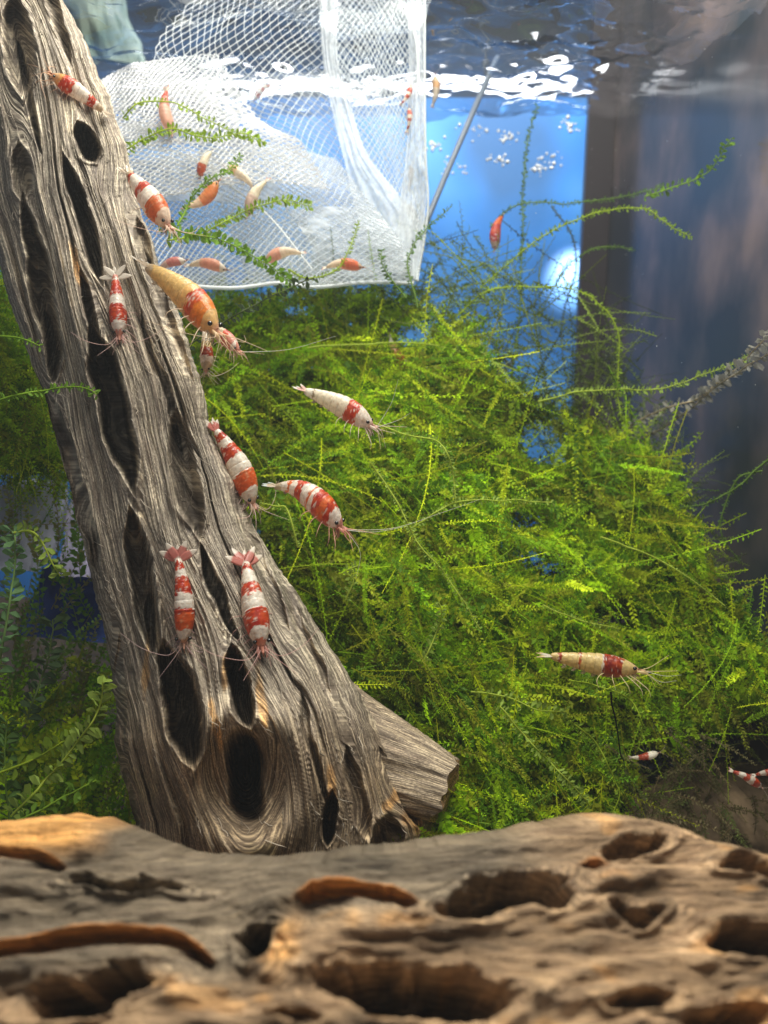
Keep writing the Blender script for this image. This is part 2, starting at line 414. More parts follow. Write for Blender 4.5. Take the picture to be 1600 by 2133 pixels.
def build_trunk():
    NV = 820; NF = 360; NB = 50
    py = np.linspace(-140, 2060, NV)
    th = np.concatenate([np.linspace(0, math.pi, NF, endpoint=False), np.linspace(math.pi, 2 * math.pi, NB, endpoint=False)])
    TH, PY = np.meshgrid(th, py, indexing='ij')
    xl, xr = trunk_edges(PY)
    # front columns are spread evenly in x, more or less
    c = -np.cos(TH); 
    front = TH < math.pi
    cl = np.where(front, np.sign(c) * (1 - (1 - np.abs(c)) ** 0.92), c)
    wobl = 5 * fbm(PY * 0.02, PY * 0 + 1, 3, 41) + 2.2 * fbm(PY * 0.11, PY * 0 + 1, 2, 42); wobr = 6 * fbm(PY * 0.02, PY * 0 + 7, 3, 43) + 2.5 * fbm(PY * 0.12, PY * 0 + 7, 2, 44)
    PX = (xl + xr) / 2 + cl * (xr - xl) / 2
    rel, psi, t = trunk_field(PX, PY)
    PXo = PX + np.where(cl < 0, wobl, wobr) * np.abs(cl) ** 3
    s = np.sqrt(np.clip(1 - cl ** 2, 0, 1))
    R = trunk_R(PY)
    D = trunk_D0(PY) - np.where(front, 1, -1) * R * s
    D = np.where(front, D - rel * s ** 0.6, D - 0.15 * fbm(psi * 3, t * .4, 3, 8) * s)
    P = W(PXo, PY, D)
    uv = np.stack([psi, t], -1)
    # colour: bleached at the top, orange-brown torn fibre along some rims
    base = np.ones(PX.shape + (3,))
    n1 = fbm(PX * 0.01, PY * 0.006, 4, 51)[..., None]
    base *= 1 + 0.34 * n1 * np.array([1, 0.95, 0.85])
    warm = np.zeros(PX.shape)
    for (x, y, a, b, ang) in ((305, 1390, 7, 70, -3), (448, 1500, 8, 60, 10), (470, 1400, 8, 40, -5), (545, 1450, 9, 60, 8), (690, 1660, 9, 60, 0), (870, 1690, 26, 40, -30), (840, 1640, 14, 60, -35), (160, 560, 6, 50, 15)):
        ca, sa = math.cos(math.radians(ang)), math.sin(math.radians(ang))
        dx, dy = PX - x, PY - y
        rho = np.sqrt(((dx * ca - dy * sa) / a) ** 2 + ((dx * sa + dy * ca) / b) ** 2) + 0.5 * vnoise(PX * .07, PY * .03, 61)
        warm = np.maximum(warm, sstep(1.3, 0.6, rho))
    base = lerp(base, base * np.array([1.7, 1.25, 0.72]), warm[..., None] * 0.85)
    grn = sstep(0.25, 0.6, fbm(PX * 0.012, PY * 0.012, 3, 71))[..., None] * sstep(1500, 1750, PY)[..., None]
    base = lerp(base, base * np.array([0.82, 0.88, 0.62]), grn * 0.6)
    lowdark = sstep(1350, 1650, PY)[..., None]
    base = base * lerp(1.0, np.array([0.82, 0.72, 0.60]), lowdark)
    nu = len(th)
    base_pt = W(500, 2060, 16.4)
    root = empty('driftwood', base_pt, 'tall grey weathered driftwood trunk with deep grooves and oval holes leaning across the left', 'driftwood')
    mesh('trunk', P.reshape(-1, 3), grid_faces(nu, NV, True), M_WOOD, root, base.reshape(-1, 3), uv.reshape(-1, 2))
    return root
DRIFT = build_trunk()
def fibres():
    rs = np.random.RandomState(5); ac = Acc()
    for k in range(420):
        py = rs.uniform(20, 1760); xl, xr = trunk_edges(py); px = lerp(float(xl), float(xr), rs.uniform(.04, .96))
        ang = math.radians(70 + rs.normal(0, 22)); ln = rs.uniform(10, 46); pts = []
        for q in np.linspace(0, 1, 6):
            x = px + math.cos(ang) * ln * q + 5 * q * q * rs.normal(0, 1); y = py + math.sin(ang) * ln * q
            D = float(trunk_depth(x, y)) - 0.012 - 0.10 * math.sin(q * 3.1) * rs.uniform(.1, .8)
            pts.append(W(x, y, D))
        ac.tube(spline(pts, 9), rs.uniform(.003, .007), 4, np.array((.42, .36, .28)) * rs.uniform(.5, 1.6))
    ac.build('fibre', attr_mat('loose_fibre', .7), DRIFT, True, 'stuff')
fibres()
def limb(name, P0, P1, r0, r1, nseg, root, knob=0.0, seed=0, taperpow=1.0, cut=True, colr=(1, 1, 1)):
    """a stub of branch: ribbed tube with a sawn end"""
    nu, nv = 120, nseg
    ax = P1 - P0; Lg = np.linalg.norm(ax); ax = ax / Lg
    u_ = unit(np.cross(ax, [0, 0, 1])); w_ = np.cross(ax, u_)
    a, t = np.meshgrid(np.linspace(0, 2 * math.pi, nu, endpoint=False), np.linspace(0, 1, nv), indexing='ij')
    r = lerp(r0, r1, t ** taperpow)
    tt = t * Lg; psi = a * 0.9 + tt * 0.22
    ca, sa = np.cos(a), np.sin(a)
    rel = 0.22 * fbm(ca * 1.6 + seed + tt * .25, sa * 1.6, 3, seed) + 0.05 * (1 - 2 * np.abs(vnoise(psi * 5, tt * 0.5, seed + 2))) + 0.03 * (1 - 2 * np.abs(vnoise(psi * 13, tt * 1.1, seed + 3)))
    r = r * (1 + rel)
    bow = 0.22 * Lg * np.sin(t * math.pi)[..., None] * np.array([0, 0.1, knob])
    P = P0 + ax * (t * Lg)[..., None] + (ca * r)[..., None] * u_ + (sa * r)[..., None] * w_ + bow + ax * (0.22 * (t ** 7) * fbm(ca * 1.7 + 3, sa * 1.7, 3, seed + 6))[..., None]
    V = P.reshape(-1, 3); F = [grid_faces(nu, nv, True)]
    uv = np.stack([psi, tt], -1).reshape(-1, 2)
    # end cap with shallow radial relief
    nr = 8; caps = []; cuv = []
    endc = P[:, -1].mean(0)
    for k in range(nr):
        f = 1 - k / (nr - 1)
        caps.append(endc + (P[:, -1] - endc) * f * (0.97 if k else 1) + ax * (0.02 * vnoise(ca[:, 0] * 3 * f, sa[:, 0] * 3 * f, 9) + (0.03 if k else 0))[:, None])
        cuv.append(np.stack([f * 0.8 + 0 * a[:, 0], a[:, 0] * 0.4], -1))
    cv = np.stack(caps, 1).reshape(-1, 3)
    F.append(grid_faces(nu, nr, True, len(V)))
    V = np.vstack([V, cv]); uv = np.vstack([uv, np.stack(cuv, 1).reshape(-1, 2)])
    c = np.ones((len(V), 3)) * np.array(colr); c[nu * nv:] *= (1.35, 1.05, 0.75)
    return mesh(name, V, F, M_WOOD, root, c, uv)
limb('branch_stub', W(690, 1530, 17.0), W(936, 1648, 16.2), 1.05, 0.60, 110, DRIFT, 0.0, 3, 0.8, colr=(0.95, 0.88, 0.78))

# ------------------------------------------------------------------ foreground log
CX = [-200, -100, 0, 100, 200, 300, 380, 460, 560, 650, 750, 850, 950, 1050, 1150, 1230, 1320, 1400, 1500, 1600, 1800]
CY = [1760, 1728, 1716, 1708, 1722, 1765, 1797, 1802, 1806, 1792, 1780, 1768, 1753, 1745, 1725, 1708, 1706, 1722, 1755, 1785, 1830]
LHOLES = [(1330, 1768, 66, 26, -18, .45), (1575, 1812, 60, 18, 8, .4), (1050, 1868, 150, 44, -8, .7), (1330, 1908, 54, 26, 5, .45),
          (1575, 1965, 110, 42, 5, .95), (865, 2066, 195, 60, 6, 1.4), (185, 2066, 145, 40, -14, 1.2), (532, 1958, 40, 54, 25, 1.2),
          (1330, 2096, 60, 18, 4, .4), (1510, 2120, 110, 36, -6, .62), (250, 1842, 120, 14, 2, .2), (590, 2125, 60, 22, 10, .3)]
ARCS = [([(-60, 1985), (60, 1945), (170, 1926), (300, 1926), (380, 1945), (450, 1990)], .55),
        ([(600, 1870), (650, 1842), (740, 1836), (820, 1848), (880, 1888)], .45),
        ([(-60, 1765), (40, 1768), (110, 1785), (140, 1800)], .3),
        ([(1195, 1806), (1225, 1790), (1255, 1800), (1270, 1815)], .3)]
def build_log():
    NX, NV = 620, 330
    px = np.linspace(-200, 1800, NX); s = np.linspace(0, 1, NV)
    PX, S = np.meshgrid(px, s, indexing='ij')
    crest = np.interp(PX, CX, CY) + 4 * fbm(PX * 0.03, PX * 0, 3, 2)
    PY = crest + (2330 - crest) * S ** 1.0
    # rounded crest: far edge turns down
    wx = PX + 46 * fbm(PX * .010, PY * .018, 4, 4); wy = PY + 26 * fbm(PX * .013, PY * .02, 4, 6)
    D = np.interp(PY, [1700, 1800, 1900, 2000, 2133, 2330], [10.6, 10.0, 9.3, 8.65, 7.9, 7.2]) - 0.35 * np.sqrt(np.clip(S * 6, 0, 1))
    inn = np.zeros_like(PX); psi = PY * 0.02; org = np.zeros_like(PX)
    for (hx, hy, a, b, ang, dep) in LHOLES:
        ca, sa = math.cos(math.radians(ang)), math.sin(math.radians(ang))
        dx, dy = wx - hx, wy - hy
        p = dx * ca + dy * sa; q = -dx * sa + dy * ca
        rho = np.sqrt((p / a) ** 2 + (q / b) ** 2)
        inn = inn + 2.1 * dep * sstep(1.06, 0.66, rho) * (0.40 + 0.60 * np.clip(0.5 + 0.6 * q / b, 0, 1)) + (2.6 * sstep(0.80, 0.52, np.sqrt((p / (a * 1.05)) ** 2 + ((q - 0.18 * b) / b) ** 2)) if dep >= 0.6 else 0) - 0.10 * np.exp(-((rho - 1.3) / 0.25) ** 2)
        psi = psi - q * 0.02 * np.where(rho > 1.2, (1.2 / rho) ** 2, 1) + np.where(rho < 1.2, rho, 1.2) * 0.3
    for pts, dep in ARCS:
        pts = np.array(pts, float)
        ay = np.interp(PX, pts[:, 0], pts[:, 1]); d = PY + 5 * fbm(PX * .03, PY * .03, 2, 9) - ay
        inside = sstep(0, 50, PX - pts[0, 0]) * sstep(0, 40, pts[-1, 0] - PX)
        inn += dep * inside * np.where(d > 0, sstep(0, 7, d) * np.exp(-np.clip(d - 7, 0, None) / 32), 0) * (1 + 0 * d)
        inn -= 0.09 * inside * np.exp(-(np.clip(-d, 0, None) / 30) ** 2) * (d < 3)
        org = np.maximum(org, inside * sstep(-6, 2, d) * sstep(10, 5, d))
    inn -= 0.42 * fbm(PX * 0.0045 + PY * .004, PY * 0.014, 3, 13) * sstep(0, .16, S) + 0.10 * fbm(psi * 2 + PX * .002, PX * 0.01, 4, 14) + 0.05 * fbm(PX * .022, PY * .04, 5, 15)
    P = W(PX, PY, D)
    P = P + inn[..., None] * np.array([0, 0.60, -0.80]); psi = psi + inn * 1.2
    # back skirt and front skirt down to the substrate
    back = [P[:, 0] + np.array([0, a_, b_]) for a_, b_ in ((0.9, -0.5), (1.5, -1.6), (1.8, -3.0), (1.4, -5.2))]
    back.reverse()
    for k, bb in enumerate(back[:1]): bb[:, 2] = ZF
    front = [P[:, -1] + np.array([0, a_, b_]) for a_, b_ in ((-0.4, -1.2), (-0.3, -3.0), (0.8, -5.5))]
    front[-1][:, 2] = ZF
    allP = np.concatenate([np.stack(back, 1), P, np.stack(front, 1)], 1)
    nb, nf = len(back), len(front)
    def pad(A): return np.concatenate([np.repeat(A[:, :1], nb, 1), A, np.repeat(A[:, -1:], nf, 1)], 1)
    # tone: grey upper left and middle, tan right and bottom, orange on fresh edges
    g = fbm(PX * 0.004, PY * 0.008, 3, 17)
    tan = np.clip(sstep(980, 1300, PX + 60 * g) + sstep(1950, 2080, PY + 60 * g) * 0.9 + sstep(1880, 1960, PY + 30 * g) * sstep(500, 620, PX), 0, 1)
    grey = np.array([0.62, 0.59, 0.53]); tanc = np.array([1.30, 1.04, 0.78])
    c = lerp(grey, tanc, tan[..., None])
    c = c * (1 + 0.30 * fbm(PX * 0.02, PY * 0.035, 4, 18) + 0.75 * fbm(PX * 0.006, PY * 0.018, 3, 28))[..., None]
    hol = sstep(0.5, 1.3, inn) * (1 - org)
    c = lerp(c, c * np.array([0.78, 0.84, 0.88]), hol[..., None])     # greyer and darker deep in the hollows
    tl = sstep(260, 150, PX + 40 * g) * sstep(1800, 1765, PY + 25 * g)
    fl = 0.5 * sstep(0.25, 0.5, fbm(PX * 0.009, PY * 0.02, 3, 19)) * sstep(0.2, 0.6, tan)
    org2 = np.maximum(np.maximum(org * 1.0, tl), fl * 0.6)
    oc = np.array([3.0, 1.35, 0.34]); oy = np.array([2.7, 1.65, 0.62])
    c = lerp(c, oc, (org * 0.95)[..., None]); c = lerp(c, oy, np.clip(np.maximum(tl * 0.85, fl * 0.7), 0, 1)[..., None])
    # orange streak by the dark triangular hole
    st = np.exp(-(((PX - 590) - (PY - 1960) * -0.3) / 26) ** 2 - ((PY - 1960) / 60) ** 2)
    c = lerp(c, oy, 0.5 * st[..., None])
    uv = np.stack([psi * 1.2 + PY * 0.004, PX * 0.011], -1)
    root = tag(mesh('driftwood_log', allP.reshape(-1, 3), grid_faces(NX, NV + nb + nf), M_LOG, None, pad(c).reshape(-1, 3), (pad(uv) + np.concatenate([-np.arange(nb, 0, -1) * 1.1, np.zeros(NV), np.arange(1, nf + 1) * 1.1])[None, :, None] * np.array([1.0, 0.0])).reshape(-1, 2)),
        'tan and grey driftwood log full of dark hollows lying along the bottom', 'driftwood')
build_log()

# ------------------------------------------------------------------ moss
GREENS = np.array([(0.33, 0.51, 0.008), (0.23, 0.42, 0.006), (0.50, 0.62, 0.016), (0.11, 0.24, 0.008), (0.25, 0.29, 0.015)])
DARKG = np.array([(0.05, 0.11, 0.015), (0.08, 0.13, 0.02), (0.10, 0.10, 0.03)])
def frond_batch(acc, B, d, up, Lg, K, leaf, col, rs, bend=0.35, stem_r=0.012, seg=7, wid=0.36):
    N_ = len(B)
    side = np.cross(d, up); side /= np.linalg.norm(side, axis=1)[:, None] + 1e-9
    nrm = np.cross(side, d)
    bv = rs.normal(0, bend, (N_, 1)) * side + rs.normal(0, bend * 0.6, (N_, 1)) * nrm + np.array([0, 0, -bend * 0.5])
    def pos(t): return B[:, None] + Lg[:, None, None] * (d[:, None] * t[None, :, None] + bv[:, None] * (t ** 2)[None, :, None])
    def tan(t):
        v = d[:, None] + 2 * bv[:, None] * t[None, :, None]; return v / np.linalg.norm(v, axis=2)[..., None]
    t = np.linspace(0.03, 1, K)
    P = pos(t); T = tan(t)
    sg = np.where(np.arange(K) % 2 == 0, 1.0, -1.0)[None, :, None]
    S = side[:, None] * sg
    J = rs.normal(0, 0.30, (N_, K, 3))
    ld = T * 0.55 + S * (1.0) + J; ld /= np.linalg.norm(ld, axis=2)[..., None]
    ll = leaf[:, None] * (0.75 + 0.5 * rs.rand(N_, K)) * np.sqrt(np.clip(1.15 - t, 0.1, 1))[None]
    wv = np.cross(ld, nrm[:, None] + 0.6 * rs.normal(0, 1, (N_, K, 3)) * 0.6); wv /= np.linalg.norm(wv, axis=2)[..., None] + 1e-9
    ll = ll[..., None]
    p0 = P; p2 = P + ld * ll + T * ll * 0.12; p1 = P + ld * ll * 0.55 + wv * ll * wid * 0.55; p3 = P + ld * ll * 0.55 - wv * ll * wid * 0.55
    V = np.stack([p0, p1, p2, p3], 2).reshape(-1, 3)
    F = np.arange(len(V)).reshape(-1, 4)
    c = col[:, None] * (0.8 + 0.45 * rs.rand(N_, K, 1)); c = c * lerp(0.85, 1.35, t)[None, :, None]
    acc.add(V, F, None, np.repeat(c.reshape(-1, 3), 4, 0))
    ts = np.linspace(0, 1, seg); PS = pos(ts)
    r = stem_r * lerp(1, 0.5, ts)[None, :, None]
    ring = [PS + r * side[:, None], PS + r * (-0.5 * side + 0.87 * nrm)[:, None], PS + r * (-0.5 * side - 0.87 * nrm)[:, None]]
    V = np.stack(ring, 1)   # N,3,seg,3
    gf = grid_faces(3, seg, True)
    F = (gf[None] + (np.arange(N_) * 3 * seg)[:, None, None]).reshape(-1, 4)
    sc = np.repeat((col * np.array([1.2, 1.05, 1.0]))[:, None], 3 * seg, 1).reshape(-1, 3)
    acc.add(V.reshape(-1, 3), F, None, sc)
def inpoly(x, y, poly):
    poly = np.asarray(poly, float); ins = np.zeros(len(x), bool); j = len(poly) - 1
    for i in range(len(poly)):
        xi, yi = poly[i]; xj, yj = poly[j]
        c = ((yi > y) != (yj > y)) & (x < (xj - xi) * (y - yi) / (yj - yi + 1e-9) + xi)
        ins ^= c; j = i
    return ins
MOUND = [(380, 650), (450, 625), (560, 620), (640, 600), (760, 610), (880, 640), (980, 700), (1040, 790), (1120, 850), (1220, 900), (1330, 930), (1385, 960), (1400, 1060),
         (1440, 1140), (1500, 1220), (1560, 1310), (1640, 1400), (1650, 1470), (1440, 1520), (1320, 1590), (1280, 1690), (1240, 1820), (880, 1820), (700, 1450), (540, 1100), (420, 850)]
GAPS = [(1095, 1090, 42, 14), (1120, 1168, 42, 16), (1280, 1288, 48, 20), (1470, 1400, 40, 15), (1050, 1172, 18, 14), (1165, 1180, 20, 12), (620, 650, 30, 16), (1330, 1350, 26, 14), (860, 690, 34, 26), (1130, 920, 40, 50), (1350, 1575, 48, 24), (1585, 1622, 60, 34)]
def mound_D(px, py): return 17.6 + np.clip((1750 - py) / 1150, -0.1, 1.1) * 5.2 - 0.6 * np.sin(px * 0.008) + 1.1 * fbm(px * .0065, py * .0085, 3, 77) - 0.5 * np.clip((px - 1300) / 300, 0, 1)
def sample_moss(n, poly, rs, gaps=GAPS):
    poly = np.array(poly); x = []; y = []
    lo, hi = poly.min(0), poly.max(0)
    while sum(map(len, x)) < n:
        a = rs.uniform(lo[0], hi[0], n * 2); b = rs.uniform(lo[1], hi[1], n * 2)
        k = inpoly(a, b, poly); x.append(a[k]); y.append(b[k])
    return np.concatenate(x)[:n], np.concatenate(y)[:n]
def flow(x, y, rs):
    """screen direction of the strands (degrees, 0 = right, + = down)"""
    base = np.interp(y, [600, 800, 1000, 1300, 1700], [-8, 4, 22, 38, 46])
    base = base + np.interp(x, [400, 800, 1400, 1600], [-12, 0, 8, 14])
    base = base + rs.normal(0, 46, len(x))
    flip = rs.rand(len(x)) < 0.18
    return np.where(flip, base + 180 + rs.normal(0, 20, len(x)), base)
def gapmask(cx, cy, gaps, m=1.0):
    k = np.ones(len(cx), bool)
    for (gx, gy, ga, gb) in gaps: k &= (((cx - gx) / (ga * m)) ** 2 + ((cy - gy) / (gb * m)) ** 2) > 1
    return k
def moss_layer(acc, n, poly, Dfun, dz, Lrange, leafr, greens, seed, K=54, gaps=GAPS, gm=1.0, ang=None, dim=1.0, stem_r=0.011, wid=0.36, spread=0.35):
    rs = np.random.RandomState(seed)
    x, y = sample_moss(n, poly, rs)
    A = np.radians(flow(x, y, rs) if ang is None else ang(x, y, rs))
    D = Dfun(x, y) + rs.uniform(dz[0], dz[1], n)
    Lp = rs.uniform(Lrange[0], Lrange[1], n) * (0.6 + 0.8 * rs.rand(n))
    x0 = x - np.cos(A) * Lp * .5; y0 = y - np.sin(A) * Lp * .5
    x1 = x + np.cos(A) * Lp * .5; y1 = y + np.sin(A) * Lp * .5
    k = np.ones(n, bool)
    for f in (0.0, 0.25, .5, 0.75, 1.0): k &= gapmask(lerp(x0, x1, f), lerp(y0, y1, f), gaps, gm)
    x0, y0, x1, y1, D, Lp = [q[k] for q in (x0, y0, x1, y1, D, Lp)]
    B = W(x0, y0, D + rs.uniform(-.2, .6, len(D))); E = W(x1, y1, D - rs.uniform(-.2, .6, len(D)))
    d = E - B; Lg = np.linalg.norm(d, axis=1); d /= Lg[:, None]
    up = rs.normal(0, 0.75, (len(D), 3)) + np.array([0, -1.0, 0.4])
    pick = rs.randint(0, len(greens), len(D)); patch = 1 + spread * fbm(x0 * .006, y0 * .008, 3, seed)
    shaded = np.zeros(len(D))  # shaded pockets painted into the moss colour
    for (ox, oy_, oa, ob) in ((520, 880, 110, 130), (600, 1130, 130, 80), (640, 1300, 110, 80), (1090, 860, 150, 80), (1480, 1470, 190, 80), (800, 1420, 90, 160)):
        shaded = np.maximum(shaded, sstep(1.25, .4, np.sqrt(((x0 - ox) / oa) ** 2 + ((y0 - oy_) / ob) ** 2) + rs.normal(0, .12, len(D))))
    col = (1 - 0.62 * shaded)[:, None] * greens[pick] * (dim * patch * (0.8 + 0.5 * rs.rand(len(D))))[:, None]
    frond_batch(acc, B, d, up, Lg, K, rs.uniform(leafr[0], leafr[1], len(D)), col, rs, 0.22, stem_r, 7, wid)
acc = Acc()
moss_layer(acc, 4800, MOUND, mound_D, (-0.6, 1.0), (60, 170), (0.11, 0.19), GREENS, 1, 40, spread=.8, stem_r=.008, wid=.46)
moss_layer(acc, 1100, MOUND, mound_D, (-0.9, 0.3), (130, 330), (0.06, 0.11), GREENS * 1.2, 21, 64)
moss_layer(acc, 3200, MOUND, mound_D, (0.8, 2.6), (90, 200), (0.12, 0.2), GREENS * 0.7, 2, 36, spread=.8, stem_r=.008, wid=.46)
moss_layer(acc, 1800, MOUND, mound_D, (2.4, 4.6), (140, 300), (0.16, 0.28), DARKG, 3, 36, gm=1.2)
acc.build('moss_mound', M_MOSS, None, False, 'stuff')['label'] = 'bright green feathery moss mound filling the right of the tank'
# looser strands that rise above the mound, towards the blue back
acc = Acc()
LOOSE = [(620, 560), (760, 540), (900, 500), (1000, 520), (1150, 560), (1260, 620), (1330, 800), (1400, 930), (1440, 1020), (1500, 1080), (1560, 1200), (1600, 1330), (1400, 1250), (1300, 1000), (1100, 880), (900, 700), (640, 640)]
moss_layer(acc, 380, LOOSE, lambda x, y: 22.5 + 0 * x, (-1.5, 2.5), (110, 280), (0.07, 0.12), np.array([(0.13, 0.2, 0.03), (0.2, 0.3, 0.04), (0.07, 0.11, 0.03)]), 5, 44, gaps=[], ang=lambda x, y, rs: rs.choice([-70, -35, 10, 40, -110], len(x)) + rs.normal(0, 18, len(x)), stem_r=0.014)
acc.build('loose_moss', M_MOSS, None, False, 'stuff')['label'] = 'thin loose moss strands rising above the mound against the blue back'
# moss left of the trunk
acc = Acc()
LEFT1 = [(-60, 560), (10, 600), (60, 720), (110, 850), (150, 960), (160, 1000), (60, 980), (-60, 970)]
LEFT2 = [(-60, 1400), (60, 1440), (150, 1400), (210, 1290), (250, 1480), (260, 1600), (330, 1800), (-60, 1800)]
LEFT3 = [(-60, 1000), (200, 1030), (230, 1350), (230, 1500), (-60, 1500)]
ld_ = lambda x, y: 18.8 + 0 * x
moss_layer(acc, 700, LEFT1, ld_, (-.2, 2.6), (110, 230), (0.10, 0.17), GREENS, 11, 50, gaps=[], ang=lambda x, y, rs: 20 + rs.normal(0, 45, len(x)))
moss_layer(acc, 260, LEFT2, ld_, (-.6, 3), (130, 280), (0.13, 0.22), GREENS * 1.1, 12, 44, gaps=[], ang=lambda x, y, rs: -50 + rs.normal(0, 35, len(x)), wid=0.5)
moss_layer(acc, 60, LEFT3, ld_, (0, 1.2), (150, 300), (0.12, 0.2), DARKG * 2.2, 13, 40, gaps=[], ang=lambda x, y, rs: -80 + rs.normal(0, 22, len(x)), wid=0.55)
acc.build('side_moss', M_MOSS, None, False, 'stuff')['label'] = 'green moss growing behind the left edge of the driftwood trunk'
# olive thin growth over the porous rock in the lower right
acc = Acc()
ROCKP = [(1290, 1560), (1450, 1540), (1640, 1500), (1660, 1800), (1300, 1780)]
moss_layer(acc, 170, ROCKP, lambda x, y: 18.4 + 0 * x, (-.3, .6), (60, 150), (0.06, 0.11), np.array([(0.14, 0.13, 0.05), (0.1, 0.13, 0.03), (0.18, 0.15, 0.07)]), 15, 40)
acc.build('brown_moss', M_MOSS, None, False, 'stuff')['label'] = 'brownish thin moss over the porous rock at lower right'

# single strands that can be followed
def strand(pts, D0, D1, label, col, leaf=0.10, wid=0.4, gap=0.034, stem=0.016, seed=1, group='long single moss strands', tip=None):
    rs = np.random.RandomState(seed)
    pts = np.array(pts, float)
    n = max(12, int(np.linalg.norm(np.diff(pts, axis=0), axis=1).sum() / 8))
    q = spline(pts, n); q = q + np.stack([2.2 * vnoise(np.arange(n) * .3, 0, seed), 2.2 * vnoise(np.arange(n) * .3, 9, seed)], -1)
    P = W(q[:, 0], q[:, 1], lerp(D0, D1, np.linspace(0, 1, n)) + 0.15 * vnoise(np.arange(n) * .2, 4, seed))
    root = empty('moss_strand', P[0], label, 'moss strand', group)
    a = Acc(); col = np.array(col)
    a.tube(P, stem * np.linspace(1.15, .6, n), 5, col * (1.6, 1.4, 1.1))
    a.build('stem', M_MOSS, root)
    seglen = np.linalg.norm(np.diff(P, axis=0), axis=1); cum = np.concatenate([[0], np.cumsum(seglen)])
    K = int(cum[-1] / gap); s = np.linspace(0, cum[-1], K)
    Q = np.stack([np.interp(s, cum, P[:, k]) for k in range(3)], -1)
    T = np.gradient(Q, axis=0); T /= np.linalg.norm(T, axis=1)[:, None]
    side = np.cross(T, np.array([0.1, -1, 0.2])); side /= np.linalg.norm(side, axis=1)[:, None]
    ld = T * .5 + side * np.where(np.arange(K) % 2 == 0, 1, -1)[:, None] + rs.normal(0, .42, (K, 3)); ld /= np.linalg.norm(ld, axis=1)[:, None]
    ll = (leaf * (0.6 + 0.7 * rs.rand(K)) * (rs.rand(K) < 0.93))[:, None]
    wv = np.cross(ld, np.array([0, -1, 0]) + rs.normal(0, .5, (K, 3))); wv /= np.linalg.norm(wv, axis=1)[:, None]
    nr = np.cross(ld, wv)
    p0 = Q; p2 = Q + ld * ll - T * ll * .1; mid = Q + ld * ll * .5 + nr * ll * 0.10
    p1 = mid + wv * ll * wid * .5; p3 = mid - wv * ll * wid * .5
    p1b = Q + ld * ll * .8 + wv * ll * wid * .38; p3b = Q + ld * ll * .8 - wv * ll * wid * .38
    V = np.stack([p0, p1, p1b, p2, p3b, p3], 1).reshape(-1, 3); I = np.arange(K)[:, None] * 6
    F = np.concatenate([I + np.array([[0, 1, 2, 5]]), I + np.array([[5, 2, 3, 4]])])
    a = Acc(); a.add(V, F, None, np.repeat(col * (0.8 + .5 * rs.rand(K, 1)), 6, 0))
    a.build('leaves', M_MOSS, root, False, 'stuff')
    return root
G1 = (0.24, 0.36, 0.03); G2 = (0.10, 0.19, 0.04); G3 = (0.06, 0.09, 0.04); G4 = (0.16, 0.30, 0.03); G5 = (0.30, 0.42, 0.07)
